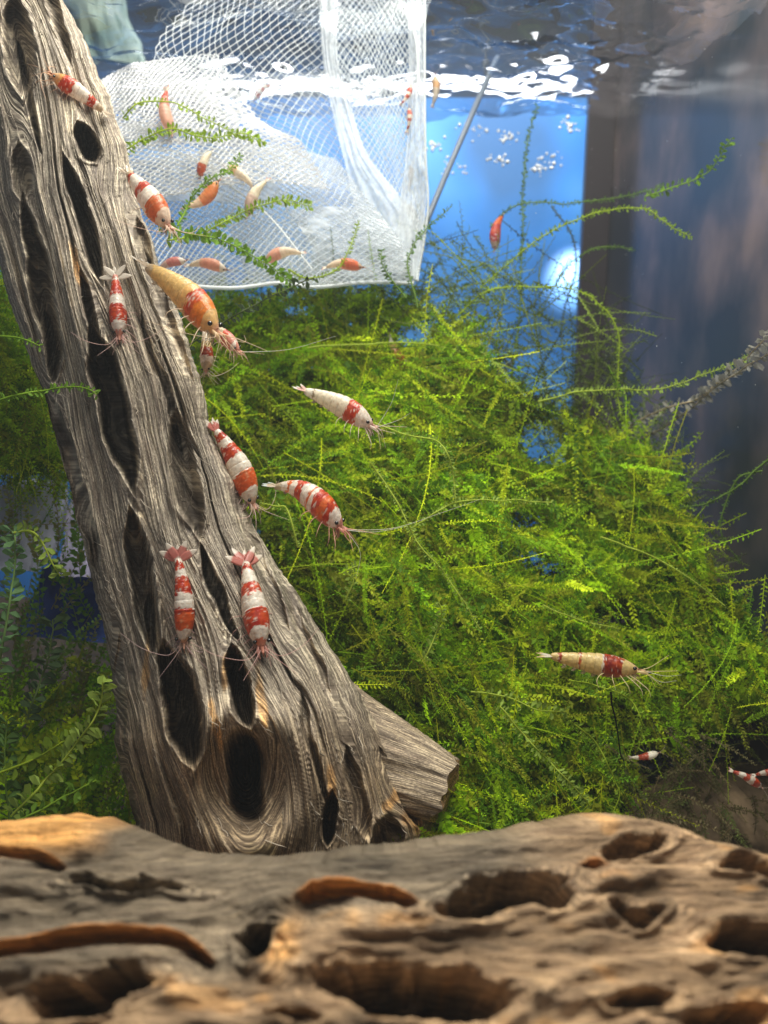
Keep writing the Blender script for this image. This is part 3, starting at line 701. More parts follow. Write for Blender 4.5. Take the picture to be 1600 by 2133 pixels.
STR = [
 ([(1065, 800), (1082, 650), (1088, 480), (1092, 350), (1104, 270), (1120, 222)], 24, 25, 'tall upright moss strand reaching highest before the blue back', G2, .10),
 ([(1020, 470), (1085, 425), (1180, 424), (1290, 412), (1385, 388)], 24, 23, 'level moss strand crossing the dark seam, uppermost of the crossing ones', G2, .09),
 ([(1000, 600), (1100, 515), (1170, 470), (1255, 440), (1320, 432), (1355, 440), (1395, 470), (1440, 494)], 23, 22, 'bright yellow green moss strand with a drooping tip right of the seam', G1, .11),
 ([(1160, 590), (1185, 550), (1235, 520), (1280, 514), (1318, 519)], 24, 24, 'short moss strand with bare tip just above the glowing spot on the board', G2, .08),
 ([(1150, 430), (1190, 490), (1200, 560), (1182, 620), (1168, 700), (1186, 800), (1220, 900)], 25, 25, 'dark thin moss strand hanging before the glowing spot on the board', G3, .08),
 ([(950, 660), (1020, 605), (1120, 597), (1200, 605), (1262, 645), (1290, 700), (1286, 780), (1290, 850), (1310, 900)], 22, 21.5, 'bright moss strand looping over and down along the dark seam', G1, .10),
 ([(1120, 836), (1200, 818), (1290, 812), (1380, 808), (1470, 778), (1572, 744)], 21, 20.5, 'long bright moss strand reaching out to the right over dark glass', G5, .12),
 ([(640, 722), (760, 716), (880, 714), (980, 738), (1070, 770), (1140, 800)], 21, 21.5, 'smooth yellow green moss stem arching over the top of the mound', G5, .05),
 ([(1620, 940), (1540, 1010), (1480, 1045), (1400, 1060), (1320, 1052)], 20, 20.5, 'faint moss strand entering from the right edge above the mound', G2, .08),
 ([(1590, 980), (1535, 1000), (1500, 1100), (1540, 1170)], 20, 20.5, 'thin forked moss strand hanging at the right edge', G2, .07),
 ([(1345, 410), (1400, 392), (1455, 372), (1495, 335), (1521, 288)], 23.0, 21.2, 'blurred broad moss tip standing alone at the upper right', G4, .16),
 ([(255, 245), (290, 215), (340, 212), (385, 222), (440, 255), (500, 275)], 19.2, 19.5, 'olive moss sprig, upper of two crossing the white net', G1, .15),
 ([(262, 312), (300, 290), (360, 268), (430, 288), (500, 278), (550, 296)], 18.8, 19.2, 'olive moss sprig, lower of two crossing the white net', G1, .15),
 ([(345, 500), (400, 495), (455, 470), (520, 435), (590, 418), (650, 428)], 18.6, 19.2, 'moss branch reaching right over the lower net', G1, .14),
 ([(370, 470), (400, 410), (440, 372), (475, 355), (500, 325)], 18.8, 19.0, 'forked olive moss twig before the orange shrimp on the net', G4, .11),
 ([(330, 470), (400, 490), (460, 500), (520, 530), (570, 560), (610, 590)], 18.4, 18.8, 'thick leafy moss branch running down over the net bottom', G4, .17),
 ([(380, 730), (450, 680), (520, 640), (590, 605), (655, 578)], 17.8, 18.2, 'dark feathery moss frond rising beside the orange shrimp', G3, .16),
 ([(-10, 835), (60, 818), (120, 808), (170, 806), (203, 822)], 15.6, 15.3, 'pale moss strand lying across the trunk at left', G4, .11),
 ([(-20, 700), (40, 704), (85, 720)], 15.9, 15.7, 'small moss wisp touching the left edge of the trunk', G4, .09),
 ([(25, 1700), (90, 1630), (150, 1560), (205, 1480), (215, 1420)], 15.6, 15.4, 'bright broad-leaved moss frond slanting up at the lower left', G5, .26),
 ([(-10, 1612), (60, 1585), (110, 1560), (150, 1535)], 15.8, 15.8, 'short broad-leaved moss frond behind the slanting one at lower left', G1, .24),
 ([(30, 1715), (100, 1678), (150, 1652), (200, 1625)], 15.2, 15.4, 'lowest moss frond just above the log at the lower left', G4, .2),
 ([(-5, 1400), (15, 1290), (28, 1200), (32, 1130), (25, 1105)], 16.4, 16.4, 'tall pale moss frond at the left edge before the blue patch', (0.16, 0.30, 0.12), .26),
 ([(28, 1108), (60, 1105), (82, 1122), (105, 1165), (125, 1200)], 16.3, 16.3, 'small drooping moss tip before the pale patch at left', G5, .19),
 ([(55, 1500), (85, 1420), (105, 1350), (110, 1290)], 17.5, 17.6, 'dim upright moss frond beside the blue patch at left', (0.09, 0.15, 0.06), .28),
 ([(15, 1800), (18, 1700), (10, 1600), (14, 1500)], 16.6, 16.6, 'dim upright moss frond at the lower left edge', G2, .26),
 ([(780, 880), (840, 905), (900, 915), (930, 940), (945, 1000), (950, 1055)], 17.6, 17.4, 'bright moss strand hooking downward in the middle of the mound', G5, .10),
 ([(850, 1110), (900, 1070), (960, 1045), (1060, 1042), (1150, 1046)], 17.4, 17.4, 'bright curved moss strand lying level in the mid mound', G5, .10),
 ([(770, 960), (830, 1050), (870, 1130), (930, 1200), (1000, 1310)], 17.3, 17.0, 'long beaded moss strand running down the mid mound', G5, .08),
 ([(1250, 1120), (1340, 1150), (1430, 1200), (1510, 1262)], 18.0, 18.0, 'bare yellowish moss stem on the right slope of the mound', G5, .05),
 ([(1130, 1262), (1200, 1290), (1290, 1310)], 17.6, 17.8, 'short moss stem left of the pale gap in the mound', G5, .07),
 ([(980, 1440), (1060, 1452), (1120, 1480), (1180, 1482)], 16.9, 16.9, 'leafy bright moss frond left of the yellow shrimp', G5, .16),
 ([(1185, 1500), (1240, 1545), (1268, 1600), (1290, 1650), (1275, 1700)], 17.0, 16.8, 'round-leaved moss strand dangling below the yellow shrimp', G1, .13),
 ([(1185, 1415), (1250, 1432), (1310, 1455), (1335, 1500), (1330, 1560)], 17.3, 17.3, 'thin moss strand passing just under the yellow shrimp', G1, .10),
 ([(1040, 1470), (1100, 1540), (1160, 1600), (1230, 1680)], 16.8, 16.6, 'diagonal moss strand in the lower mound above the log', G5, .13),
 ([(720, 1250), (738, 1210), (722, 1190), (745, 1180)], 16.8, 16.8, 'small bright moss tip beside the trunk', G5, .12),
 ([(885, 1375), (905, 1330), (918, 1280), (916, 1250)], 16.8, 16.7, 'upright bright moss tip in the dark middle of the mound', G5, .13),
 ([(870, 1735), (960, 1715), (1060, 1722), (1120, 1730)], 16.2, 16.2, 'level leafy moss strand beside the driftwood foot', G4, .13),
 ([(900, 1722), (980, 1670), (1060, 1660), (1090, 1685), (1150, 1650)], 16.5, 16.4, 'curled moss strand just above the log in the middle', G4, .11),
 ([(620, 1140), (600, 1065), (580, 1055), (545, 1048)], 15.3, 15.2, 'moss strand hanging before the red and white shrimp in the mound', G5, .07),
 ([(1270, 1440), (1280, 1490), (1292, 1560), (1300, 1600)], 17.1, 17.3, 'dark bare stem hanging under the yellow shrimp', (0.012, 0.02, 0.008), .02),
]
STR += [([(1290, 905), (1360, 860), (1450, 830), (1530, 770), (1610, 690)], 23.6, 19.2, 'pale fuzzy strand standing in for a moss reflection in the dark side wall below the long bright one', (0.34, 0.33, 0.28), .20),  # pale strands added in place of moss reflections in the side wall
        ([(1300, 930), (1400, 880), (1500, 800), (1610, 730)], 23.8, 19.0, 'second paler fuzzy strand standing in for a moss reflection low in the dark side wall', (0.28, 0.28, 0.26), .22),
        ([(600, 560), (640, 580), (700, 560), (735, 500), (748, 460)], 19.5, 19.8, 'thin upright strand crossing the bottom edge of the net', G1, .08),
        ([(845, 620), (800, 560), (795, 520)], 19.5, 19.8, 'short dark green strand before the net corner', G2, .10),
        ([(870, 640), (850, 540), (885, 480), (940, 430)], 20, 21, 'curving strand that rises past the lower net corner', G2, .09)]
for i, (pts, a_, b_, lab, c_, lf) in enumerate(STR):
    strand(pts, a_, b_, lab, c_, lf, wid=0.5 if lf > .15 else 0.4, gap=0.022 if b_ < 19.3 and lf < .18 and a_ > 18 else 0.028 if lf < .15 else 0.055, stem=0.017 if lf < .18 else 0.022, seed=i + 3)

# ------------------------------------------------------------------ shrimps
RED = np.array((0.62, 0.035, 0.02)); ORG = np.array((0.78, 0.16, 0.03)); WHT = np.array((0.95, 0.90, 0.78)); CLR = np.array((0.62, 0.50, 0.34))
YEL = np.array((0.80, 0.62, 0.26)); DRK = np.array((0.33, 0.02, 0.015)); AMB = np.array((0.80, 0.42, 0.12)); PNK = np.array((0.66, 0.27, 0.2))
EYEC = (0.008, 0.006, 0.006)
PR_T = [0, .04, .12, .25, .38, .50, .60, .66, .74, .84, .91, .96, 1.0]
PR_H = [.028, .040, .054, .072, .090, .104, .109, .112, .108, .090, .066, .042, .020]
def shrimp(tail, head, dt, dh, label, bands, roll=0.0, side=1, hump=0.10, legs=True, ant=None, far=False, fan=(RED, WHT), group='red and white shrimps', limb_c=None, wide=1.0, fan_spread=1.0, seed=0, curl=0.0):
    """tail/head: photograph positions of telson base and eye level; roll 90 = back to the viewer, 0 = side on.
    bands: list of (t, colour) with colour held up to t (t from tail 0 to head 1)"""
    rs = np.random.RandomState(seed + 100)
    Pt = W(tail[0], tail[1], dt); Ph = W(head[0], head[1], dh)
    f = Ph - Pt; L_ = np.linalg.norm(f); f = f / L_
    mid = (Pt + Ph) / 2; view = unit(-mid)
    perp = unit(np.cross(f, view)) * side
    vv = unit(np.cross(perp, f)); vv = vv * np.sign(np.dot(vv, view))
    r_ = math.radians(roll)
    dors = unit(math.cos(r_) * perp + math.sin(r_) * vv)
    lat = np.cross(f, dors)
    lb = rs.uniform(-.05, .05)
    def spine(t): 
        return Pt + f * (t * L_)[..., None] + lat * (L_ * lb * np.sin(np.pi * np.clip(t, 0, 1)))[..., None] + dors * (L_ * (hump * np.sin(np.pi * np.clip(t, 0, 1)) - curl * np.clip(0.35 - t, 0, 1) ** 2 * 4))[..., None]
    root = empty('shrimp', mid, label, 'shrimp', group)
    nr, ns = (130, 28) if not far else (46, 14)
    t = np.linspace(0, 1, nr); a = np.linspace(0, 2 * math.pi, ns, endpoint=False)
    h = np.interp(t, PR_T, PR_H) * L_ * wide
    h = h * (1 - 0.0)
    # overlapping abdominal plates up to the carapace
    seg = np.clip(t / 0.60, 0, 1) * 6; fr = seg - np.floor(seg)
    h = h * np.where(t < 0.6, 1.03 - 0.075 * fr ** 3 - 0.03 * np.exp(-fr * 14), 1 + 0.05 * np.exp(-((t - .615) / .012) ** 2))
    A, T = np.meshgrid(a, t, indexing='ij'); H = h[None]
    up_ = np.cos(A); la = np.sin(A)
    upr = np.where(up_ > 0, up_ * 0.98, up_ * 1.12)
    C = spine(T)
    wv = 0.82 - 0.1 * np.clip(T - .85, 0, 1) * 5
    P = C + dors * (H * upr)[..., None] + lat * (H * la * wv)[..., None]
    # pigment
    tt = T + 0.045 * fbm(A / math.pi * 4.0, T * 14, 4, seed) + 0.016 * vnoise(A * 9, T * 60, seed + 3) - 0.03 * (1 - up_) * 0.5
    col = np.zeros(T.shape + (3,)); prev = -1
    for (te, cc) in bands:
        k = (tt <= te) & (tt > prev); col[k] = cc; prev = te
    col[tt > bands[-1][0]] = bands[-1][1]
    isr = col[..., 1:2] < 0.12
    mot = sstep(-.5, .6, fbm(A * 3.5, T * 22, 4, seed + 9))[..., None]
    col = np.where(isr, lerp(col * 0.72, lerp(col, ORG, .55), mot), col)
    wsp = sstep(0.30, 0.5, fbm(A * 5, T * 34, 3, seed + 11))[..., None]
    col = np.where(isr, lerp(col, WHT, wsp * .8), lerp(col, lerp(AMB, CLR, .6), wsp * .5))
    face = sstep(0.93, 1.0, T)[..., None]; col = lerp(col, PNK * .8 + CLR * .2, face * .8)
    # pigment thins towards the belly and speckles
    belly = sstep(-0.35, -0.95, up_)[..., None]
    col = lerp(col, col * 0.55 + CLR * 0.45, belly * 0.7)
    sp_ = sstep(0.35, 0.6, vnoise(A * 11, T * 70, seed + 8))[..., None]
    iswhite = (col[..., 1:2] > 0.3)
    col = np.where(iswhite, lerp(col, CLR, sp_ * 0.2), lerp(col, col * 0.72, sp_ * 0.5))
    gutl = (np.exp(-(la / 0.20) ** 2) * (up_ > 0) * (0.5 + 0.5 * vnoise(A * 2, T * 24, seed + 5)))[..., None]
    col = np.where(iswhite, lerp(col, CLR * 0.45, gutl * 0.4), col)
    edge = (np.exp(-((fr - 0.97) / 0.05) ** 2) * (t < .6))[None, :, None]
    col = lerp(col, col * 0.62, edge * 0.7)
    M = M_SHELL if not far else M_FAR
    V = P.reshape(-1, 3); F4 = grid_faces(ns, nr, True)
    # rostrum joins the same skin: close both ends
    tipP = Ph + f * 0.13 * L_ + dors * 0.006 * L_
    V = np.vstack([V, tipP, Pt]); F3 = []
    for i in range(ns):
        F3.append((i * nr + nr - 1, ((i + 1) % ns) * nr + nr - 1, ns * nr)); F3.append((((i + 1) % ns) * nr, i * nr, ns * nr + 1))
    colv = np.vstack([col.reshape(-1, 3), col[0, -1], col[0, 0]])
    mesh('body', V, [F4, np.array(F3)], M, root, colv)
    lc = np.array(limb_c if limb_c is not None else lerp(bands[-1][1], np.array([0.55, 0.33, 0.27]), 0.5))
    # tail fan: telson and four uropods
    nb = 5 if not far else 3
    for k in range(nb):
        ang = (k - (nb - 1) / 2) * (0.36 if nb == 5 else 0.4) * fan_spread + rs.normal(0, .05)
        dirv = unit(-f * math.cos(ang) + lat * math.sin(ang) + dors * rs.normal(-.05, .07) - dors * curl * 1.5)
        wdv = unit(np.cross(dirv, dors)); ln = L_ * (0.20 if k != nb // 2 else 0.15) * (1.25 if roll > 60 else 1.0)
        u2 = np.linspace(0, 1, 12); prof = (np.sin(np.pi * np.clip(u2, 0.02, 1) ** 0.75) ** 0.7 * 0.19 + 0.015) * ln; prof[-1] *= .3
        cen = spine(np.array([0.02]))[0] + dirv * (u2 * ln)[:, None]
        ring = []
        th = L_ * 0.0035
        for (sx, sy) in ((1, 0), (0.5, 1), (-0.5, 1), (-1, 0), (-.5, -1), (.5, -1)):
            ring.append(cen + wdv * (prof * sx)[:, None] + dors * (th * sy))
        Vf = np.stack(ring, 0)
        pat = np.where(u2 < 0.15, 1, np.where(u2 < 0.70, 0, 1)); fc = np.where(pat[:, None] == 1, fan[1], fan[0]) 
        fc = lerp(fc, np.array([.60, .50, .42]), 0.40)
        ac = Acc(); ac.add(Vf.reshape(-1, 3), grid_faces(6, 12, True), None, np.broadcast_to(fc[None], (6, 12, 3)).reshape(-1, 3))
        ac.build('tail_fan', M_FAN, root)
    # eyes on short stalks
    for s_ in (-1, 1):
        ec = Ph - f * 0.055 * L_ + dors * 0.030 * L_ + lat * (s_ * 0.078 * L_) + dors * hump * 0.16 * L_
        er = L_ * 0.023
        V = ec + sph * er
        mesh('eye', V, SPHF, M_EYE, root, np.broadcast_to(np.array(EYEC), (len(V), 3)))
    if far: 
        ac = Acc()
        for s_ in (-1, 1):
            p = spline([Ph, Ph + f * .2 * L_ + lat * s_ * .1 * L_, Ph + f * .35 * L_ + lat * s_ * .3 * L_], 8)
            ac.tube(p, L_ * .004, 4, lc)
        for k in range(4):
            b0 = spine(np.array([0.6 + k * .08]))[0] - dors * .07 * L_
            ac.tube(spline([b0, b0 - dors * .1 * L_ + f * .04 * L_, b0 - dors * .14 * L_ + f * .1 * L_], 6), L_ * .006, 4, lc)
        ac.build('legs', M_LIMB, root)
        return root
    # antennal scales and mouth parts
    ac = Acc()
    for s_ in (-1, 1):
        p0 = Ph - f * .02 * L_ + lat * s_ * .035 * L_ - dors * .01 * L_
        p = spline([p0, p0 + f * .07 * L_ + lat * s_ * .015 * L_, p0 + f * .14 * L_ - lat * s_ * .0 * L_ - dors * .015 * L_], 10)
        ac.tube(p, L_ * np.interp(np.linspace(0, 1, 10), [0, .4, 1], [.012, .020, .004]), 6, lerp(lc, bands[-1][1], .4))
    ac.build('antennal_scale', M_LIMB, root)
    for s_ in (-1, 1):
        for (sc, dd, ln) in ((.35, .15, .34), (.15, -.1, .22)):
            ac = Acc()
            p0 = Ph + f * .03 * L_ + lat * s_ * .02 * L_
            p = spline([p0, p0 + f * ln * .4 * L_ + lat * s_ * sc * .3 * L_ + dors * dd * .3 * L_, p0 + f * ln * L_ + lat * s_ * sc * L_ * .8 + dors * (dd - .05 + rs.normal(0, .06)) * L_], 12)
            ac.tube(p, L_ * np.linspace(.0055, .0018, 12), 4, lc * 1.2)
            ac.build('antennule', M_LIMB, root)
    for k, pl in enumerate(ant or []):
        ac = Acc()
        q = np.array(pl, float); n = 30
        D = np.linspace(dh, dh - 0.3 + 0.2 * k, len(q)); pp = W(q[:, 0], q[:, 1], D); pp[0] = Ph + f * .06 * L_
        ac.tube(spline(pp, n), np.linspace(.006, .002, n), 4, (0.75, .72, .62)); ac.build('antenna', M_LIMB, root)
    if not ant:
        for s_ in (-1, 1):
            ac = Acc(); p0 = Ph + lat * s_ * .03 * L_
            p = spline([p0, p0 + f * .12 * L_ + lat * s_ * .16 * L_, p0 + f * .02 * L_ + lat * s_ * .45 * L_ - dors * .05 * L_, p0 - f * .18 * L_ + lat * s_ * .7 * L_ - dors * .1 * L_], 24)
            ac.tube(p, np.linspace(.007, .003, 24), 4, lc * 1.2); ac.build('antenna', M_LIMB, root)
    if legs:
        for k in range(5):
            for s_ in (-1, 1):
                ac = Acc()
                tb = 0.66 + k * 0.062
                b0 = spine(np.array([tb]))[0] - dors * .07 * L_ + lat * s_ * .03 * L_
                fw = (k - 1.6) * .07 + rs.normal(0, .02); out_ = (.16 + .05 * rs.rand())
                j1 = b0 + lat * s_ * out_ * .55 * L_ - dors * .035 * L_ + f * fw * .6 * L_
                j2 = b0 + lat * s_ * out_ * 1.0 * L_ - dors * .09 * L_ + f * (fw + .03) * L_
                j3 = b0 + lat * s_ * out_ * 1.15 * L_ - dors * .155 * L_ + f * (fw + .06) * L_
                ac.tube(spline([b0, j1, j2, j3], 14), L_ * np.linspace(.0075, .0020, 14), 5, lc)
                ac.build('leg', M_LIMB, root)
        for k in range(4):
            for s_ in (-1, 1):
                ac = Acc()
                tb = 0.16 + k * 0.115
                b0 = spine(np.array([tb]))[0] - dors * np.interp(tb, PR_T, PR_H) * 1.0 * L_ + lat * s_ * .03 * L_
                p = spline([b0, b0 - dors * .03 * L_ + f * .01 * L_, b0 - dors * .055 * L_ - f * .025 * L_], 8)
                ac.tube(p, L_ * np.array([.012, .018, .021, .021, .018, .014, .009, .003]), 6, lerp(lc, CLR, .5), 0.5)
                ac.build('swimmeret', M_LIMB, root)
        # feeding limbs: a small tuft under the head
        ac = Acc()
        for k in range(16):
            b0 = Ph - f * .07 * L_ - dors * .045 * L_ + lat * rs.normal(0, .02) * L_
            e = b0 + f * rs.uniform(0, .13) * L_ - dors * rs.uniform(.03, .13) * L_ + lat * rs.normal(0, .07) * L_
            m_ = (b0 + e) / 2 + f * .03 * L_
            ac.tube(spline([b0, m_, e], 8), L_ * np.linspace(.008, .003, 8), 4, lc * rs.uniform(.8, 1.2))
        ac.build('mouthparts', M_LIMB, root)
    return root
def on_wood(p, lift=0.22): return float(trunk_depth(p[0], p[1])) - lift
def wood_shrimp(tail, head, lift, *a, **k):
    # clear both ends and the middle of the wood
    ds = []
    for s in (0, .25, .5, .75, 1):
        q = lerp(np.array(tail, float), np.array(head, float), s)
        for off in (-14, 0, 14): ds.append((s, float(trunk_depth(q[0] + off, q[1]))))
    s_ = np.array([d[0] for d in ds]); d_ = np.array([d[1] for d in ds])
    A_ = np.stack([1 - s_, s_], 1); sol = np.linalg.lstsq(A_, d_, rcond=None)[0]
    res = np.min(d_ - A_ @ sol)
    return shrimp(tail, head, sol[0] + min(res, 0) * .6 - lift, sol[1] + min(res, 0) * .6 - lift, *a, **k)

wood_shrimp((214, 230), (108, 155), .10, 'side-on shrimp high on the trunk facing up left, amber head and two red bands',
    [(.10, CLR), (.14, WHT), (.30, RED), (.58, WHT), (.80, RED * 1.1), (.86, AMB), (1, lerp(AMB, CLR, .5))], roll=25, side=1, hump=.03, seed=1, fan=(CLR, CLR), wide=1.35)
shrimp((268, 362), (352, 470), 15.6, 15.3, 'pale shrimp on the right edge of the trunk beside the net, facing down',
    [(.06, CLR), (.12, RED), (.30, WHT), (.42, RED), (.62, WHT), (.83, ORG * .9), (1, lerp(WHT, AMB, .3))], roll=35, side=-1, hump=.03, seed=2, fan=(CLR, WHT), wide=1.5)
wood_shrimp((240, 574), (249, 700), .12, 'small shrimp seen from above on the trunk, bright red tail and red saddle, pink face',
    [(.05, PNK), (.10, WHT), (.30, RED * 1.15), (.36, RED), (.55, WHT), (.80, RED * 1.1), (.92, WHT), (1, PNK)], roll=80, side=1, hump=.02, seed=3, limb_c=(.7, .5, .45), fan=(WHT, WHT), fan_spread=2.1, wide=1.4)
shrimp((308, 556), (452, 690), 15.5, 15.0, 'large amber orange shrimp with a red orange saddle beside the trunk',
    [(.05, CLR), (.50, lerp(YEL, AMB, .35)), (.60, lerp(YEL, AMB, .6)), (.64, RED), (.70, lerp(RED, ORG, .4)), (.84, ORG * (1, 1.5, 1)), (1, lerp(AMB, YEL, .5))], roll=20, side=-1, hump=.05, seed=4, fan=(CLR, WHT), limb_c=(.7, .55, .38), wide=1.3)
shrimp((426, 690), (429, 775), 15.6, 15.4, 'small shrimp hanging head down under the amber orange one, brown red collar',
    [(.30, WHT), (.45, YEL), (.68, RED * .7), (.80, lerp(WHT, AMB, .3)), (1, lerp(CLR, AMB, .3))], roll=75, side=1, hump=.02, seed=5, limb_c=(.7, .6, .4), wide=1.6)
shrimp((415, 672), (498, 730), 15.9, 15.7, 'red tinted shrimp half hidden behind the amber orange one, snout pointing right',
    [(.55, CLR), (.66, RED), (.84, PNK), (.90, WHT), (1, PNK)], roll=25, side=-1, hump=.04, seed=6, limb_c=(.7, .5, .35), ant=[[(515, 738), (600, 728), (700, 700)]], wide=1.3)
shrimp((636, 814), (776, 886), 16.4, 16.2, 'translucent cream shrimp with one red shoulder band swimming over the moss',
    [(.10, WHT), (.12, CLR * .6), (.60, lerp(WHT, YEL, .25)), (.76, RED * 1.05), (1, lerp(WHT, PNK, .1))], roll=18, side=-1, hump=.04, seed=7, fan=(lerp(RED, WHT, .5), WHT), ant=[[(800, 895), (830, 875), (855, 860)], [(798, 890), (815, 840), (830, 790)]], wide=1.3)
wood_shrimp((450, 896), (528, 1050), .15, 'banded shrimp on the right rim of the trunk with an orange saddle, above the moss',
    [(.04, WHT), (.12, RED * .9), (.22, WHT), (.38, RED), (.55, WHT), (.60, WHT), (.82, lerp(RED, ORG, .75)), (.93, WHT), (1, lerp(WHT, AMB, .4))], roll=40, side=-1, hump=.05, seed=8, limb_c=(.62, .45, .4), wide=1.4)
shrimp((584, 996), (712, 1098), 16.0, 15.6, 'busily striped red and white shrimp tangled in moss strands, long antennae',
    [(.06, CLR), (.14, WHT), (.18, ORG), (.26, WHT), (.36, RED), (.46, WHT), (.50, ORG), (.56, WHT), (.66, RED * 1.1), (.72, ORG), (.82, RED), (.94, WHT), (1, PNK)], roll=28, side=-1, hump=.08, seed=9, fan=(CLR, (.6, .75, .75)), limb_c=(.72, .36, .28),
    ant=[[(735, 1120), (820, 1100), (920, 1068), (1000, 1040)], [(735, 1120), (750, 1150), (742, 1205)], [(735, 1118), (780, 1108), (850, 1096)]], wide=1.45, curl=.25)
wood_shrimp((371, 1163), (383, 1340), .15, 'slimmer left one of the pair of red and white banded shrimps low on the trunk',
    [(.04, WHT), (.12, RED), (.22, WHT), (.36, RED * 1.1), (.40, RED), (.60, WHT), (.66, RED), (.83, lerp(RED, ORG, .7)), (.94, WHT), (1, lerp(AMB, CLR, .6))], roll=84, side=1, hump=.02, seed=10, limb_c=(.55, .4, .38), wide=1.3, fan_spread=1.5)
wood_shrimp((512, 1172), (546, 1348), .17, 'broader right one of the pair of red and white banded shrimps low on the trunk',
    [(.04, WHT), (.12, RED), (.24, WHT), (.28, WHT), (.42, RED * 1.15), (.60, WHT), (.82, RED * 1.1), (.92, WHT), (1, lerp(ORG, PNK, .5))], roll=72, side=-1, hump=.03, seed=11, limb_c=(.6, .38, .34), wide=1.5, fan_spread=1.5)
shrimp((1148, 1366), (1330, 1396), 16.7, 16.5, 'yellow shrimp with one dark red shoulder band swimming at the right',
    [(.05, YEL), (.10, DRK), (.30, YEL), (.33, DRK * .9 + .1 * YEL), (.56, YEL), (.58, WHT), (.80, DRK), (1, YEL)], roll=12, side=-1, hump=.0, seed=12, fan=(WHT, YEL * 1.1), limb_c=(.75, .62, .35), ant=[[(1350, 1400), (1385, 1408), (1420, 1406)], [(1340, 1405), (1375, 1420), (1410, 1418)]], wide=1.12)
RW = [(.12, RED), (.3, WHT), (.45, RED), (.6, WHT), (.85, RED), (1, WHT)]
shr = [((1042, 448), (1030, 520), 24, 'blurred red shrimp drifting before the blue back', [(.3, ORG), (.5, RED), (.55, ORG), (.8, RED), (1, CLR)], 30, 1),
 ((560, 176), (530, 208), 23.5, 'small red banded shrimp behind the upper part of the net', RW, 40, 1),
 ((345, 200), (356, 268), 19.5, 'faint pink shrimp between two olive moss sprigs on the net', [(.2, RED), (.4, PNK), (.9, lerp(ORG, WHT, .45)), (1, WHT)], 60, 1),
 ((436, 320), (418, 364), 19.6, 'cream shrimp with a red head end standing upright on the net', [(.55, lerp(WHT, YEL, .3)), (.9, lerp(RED, ORG, .4)), (1, CLR)], 40, 1),
 ((400, 428), (446, 386), 19.2, 'orange shrimp slanting up over the left of the net', [(.35, lerp(AMB, WHT, .5)), (.9, lerp(ORG, AMB, .35)), (1, AMB)], 30, 1),
 ((545, 385), (520, 440), 19.6, 'pale shrimp resting on the net right of the orange one', [(.5, lerp(WHT, YEL, .3)), (.8, lerp(PNK, WHT, .5)), (1, CLR)], 40, 1),
 ((520, 380), (478, 352), 19.8, 'cream shrimp lying flat on the net fold near the moss twig', [(.6, lerp(WHT, AMB, .2)), (.85, lerp(AMB, WHT, .3)), (1, CLR)], 30, 1),
 ((838, 215), (856, 178), 21.6, 'red and white shrimp in the right fold of the net, uppermost', RW, 60, 1),
 ((850, 268), (852, 225), 21.7, 'red spotted shrimp in the right fold of the net, second from the top', RW, 70, 1),
 ((905, 215), (906, 158), 24.5, 'pale brown shrimp just outside the right edge of the net', [(.5, lerp(CLR, WHT, .4)), (.7, AMB * .7), (1, CLR)], 50, 1),
 ((853, 390), (856, 345), 22.2, 'dim red shrimp halfway down the right fold of the net', [(.3, PNK), (.5, WHT), (.8, PNK), (1, WHT)], 70, 1),
 ((870, 480), (846, 425), 22.2, 'pinkish shrimp at the bottom of the right fold of the net', [(.3, lerp(ORG, WHT, .4)), (.6, WHT), (.8, PNK), (1, WHT)], 60, 1),
 ((615, 525), (560, 542), 19.6, 'pale orange shrimp lying at the middle of the net bottom', [(.5, lerp(WHT, AMB, .3)), (.85, lerp(ORG, WHT, .35)), (1, CLR)], 30, 1),
 ((690, 552), (745, 556), 19.8, 'orange red shrimp at the right of the net bottom', [(.4, lerp(WHT, AMB, .3)), (.9, lerp(ORG, PNK, .3)), (1, CLR)], 30, -1),
 ((335, 560), (380, 545), 18.2, 'reddish shrimp at the left of the net bottom beside the trunk', [(.4, lerp(PNK, WHT, .4)), (.8, lerp(RED, WHT, .25)), (1, WHT)], 40, -1),
 ((405, 550), (462, 560), 18.6, 'pale shrimp with orange patch at the net bottom above the moss', [(.3, lerp(WHT, AMB, .3)), (.8, lerp(ORG, WHT, .3)), (1, WHT)], 40, -1),
 ((810, 705), (850, 765), 22.4, 'shrimp half hidden in the top of the moss mound', [(.2, WHT), (.4, PNK), (.8, lerp(ORG, AMB, .5)), (1, CLR)], 50, 1),
 ((1318, 1580), (1372, 1568), 18.0, 'red and white shrimp on the porous rock behind the moss', [(.2, WHT), (.55, DRK * 1.3), (.9, WHT), (1, WHT)], 60, 1),
 ((1530, 1606), (1586, 1640), 17.8, 'red and white shrimp on the porous rock, left of the two at the right edge', RW, 60, -1),
 ((1575, 1612), (1630, 1606), 18.0, 'reddish shrimp cut off by the right edge above the porous rock', RW, 60, -1)]
for i, (a_, b_, D, lab, bd, rl, sd) in enumerate(shr):
    if 'net' in lab and D < 21 :
        D += 0.45; a_, b_ = np.array(a_, float), np.array(b_, float); c_ = (a_ + b_) / 2; a_ = c_ + (a_ - c_) * 1.35; b_ = c_ + (b_ - c_) * 1.35
    shrimp(a_, b_, D, D, lab, bd, roll=rl, side=sd, hump=.09, curl=.15, far=True, seed=30 + i, fan=(WHT, PNK), wide=1.45, group='small blurred shrimps behind')

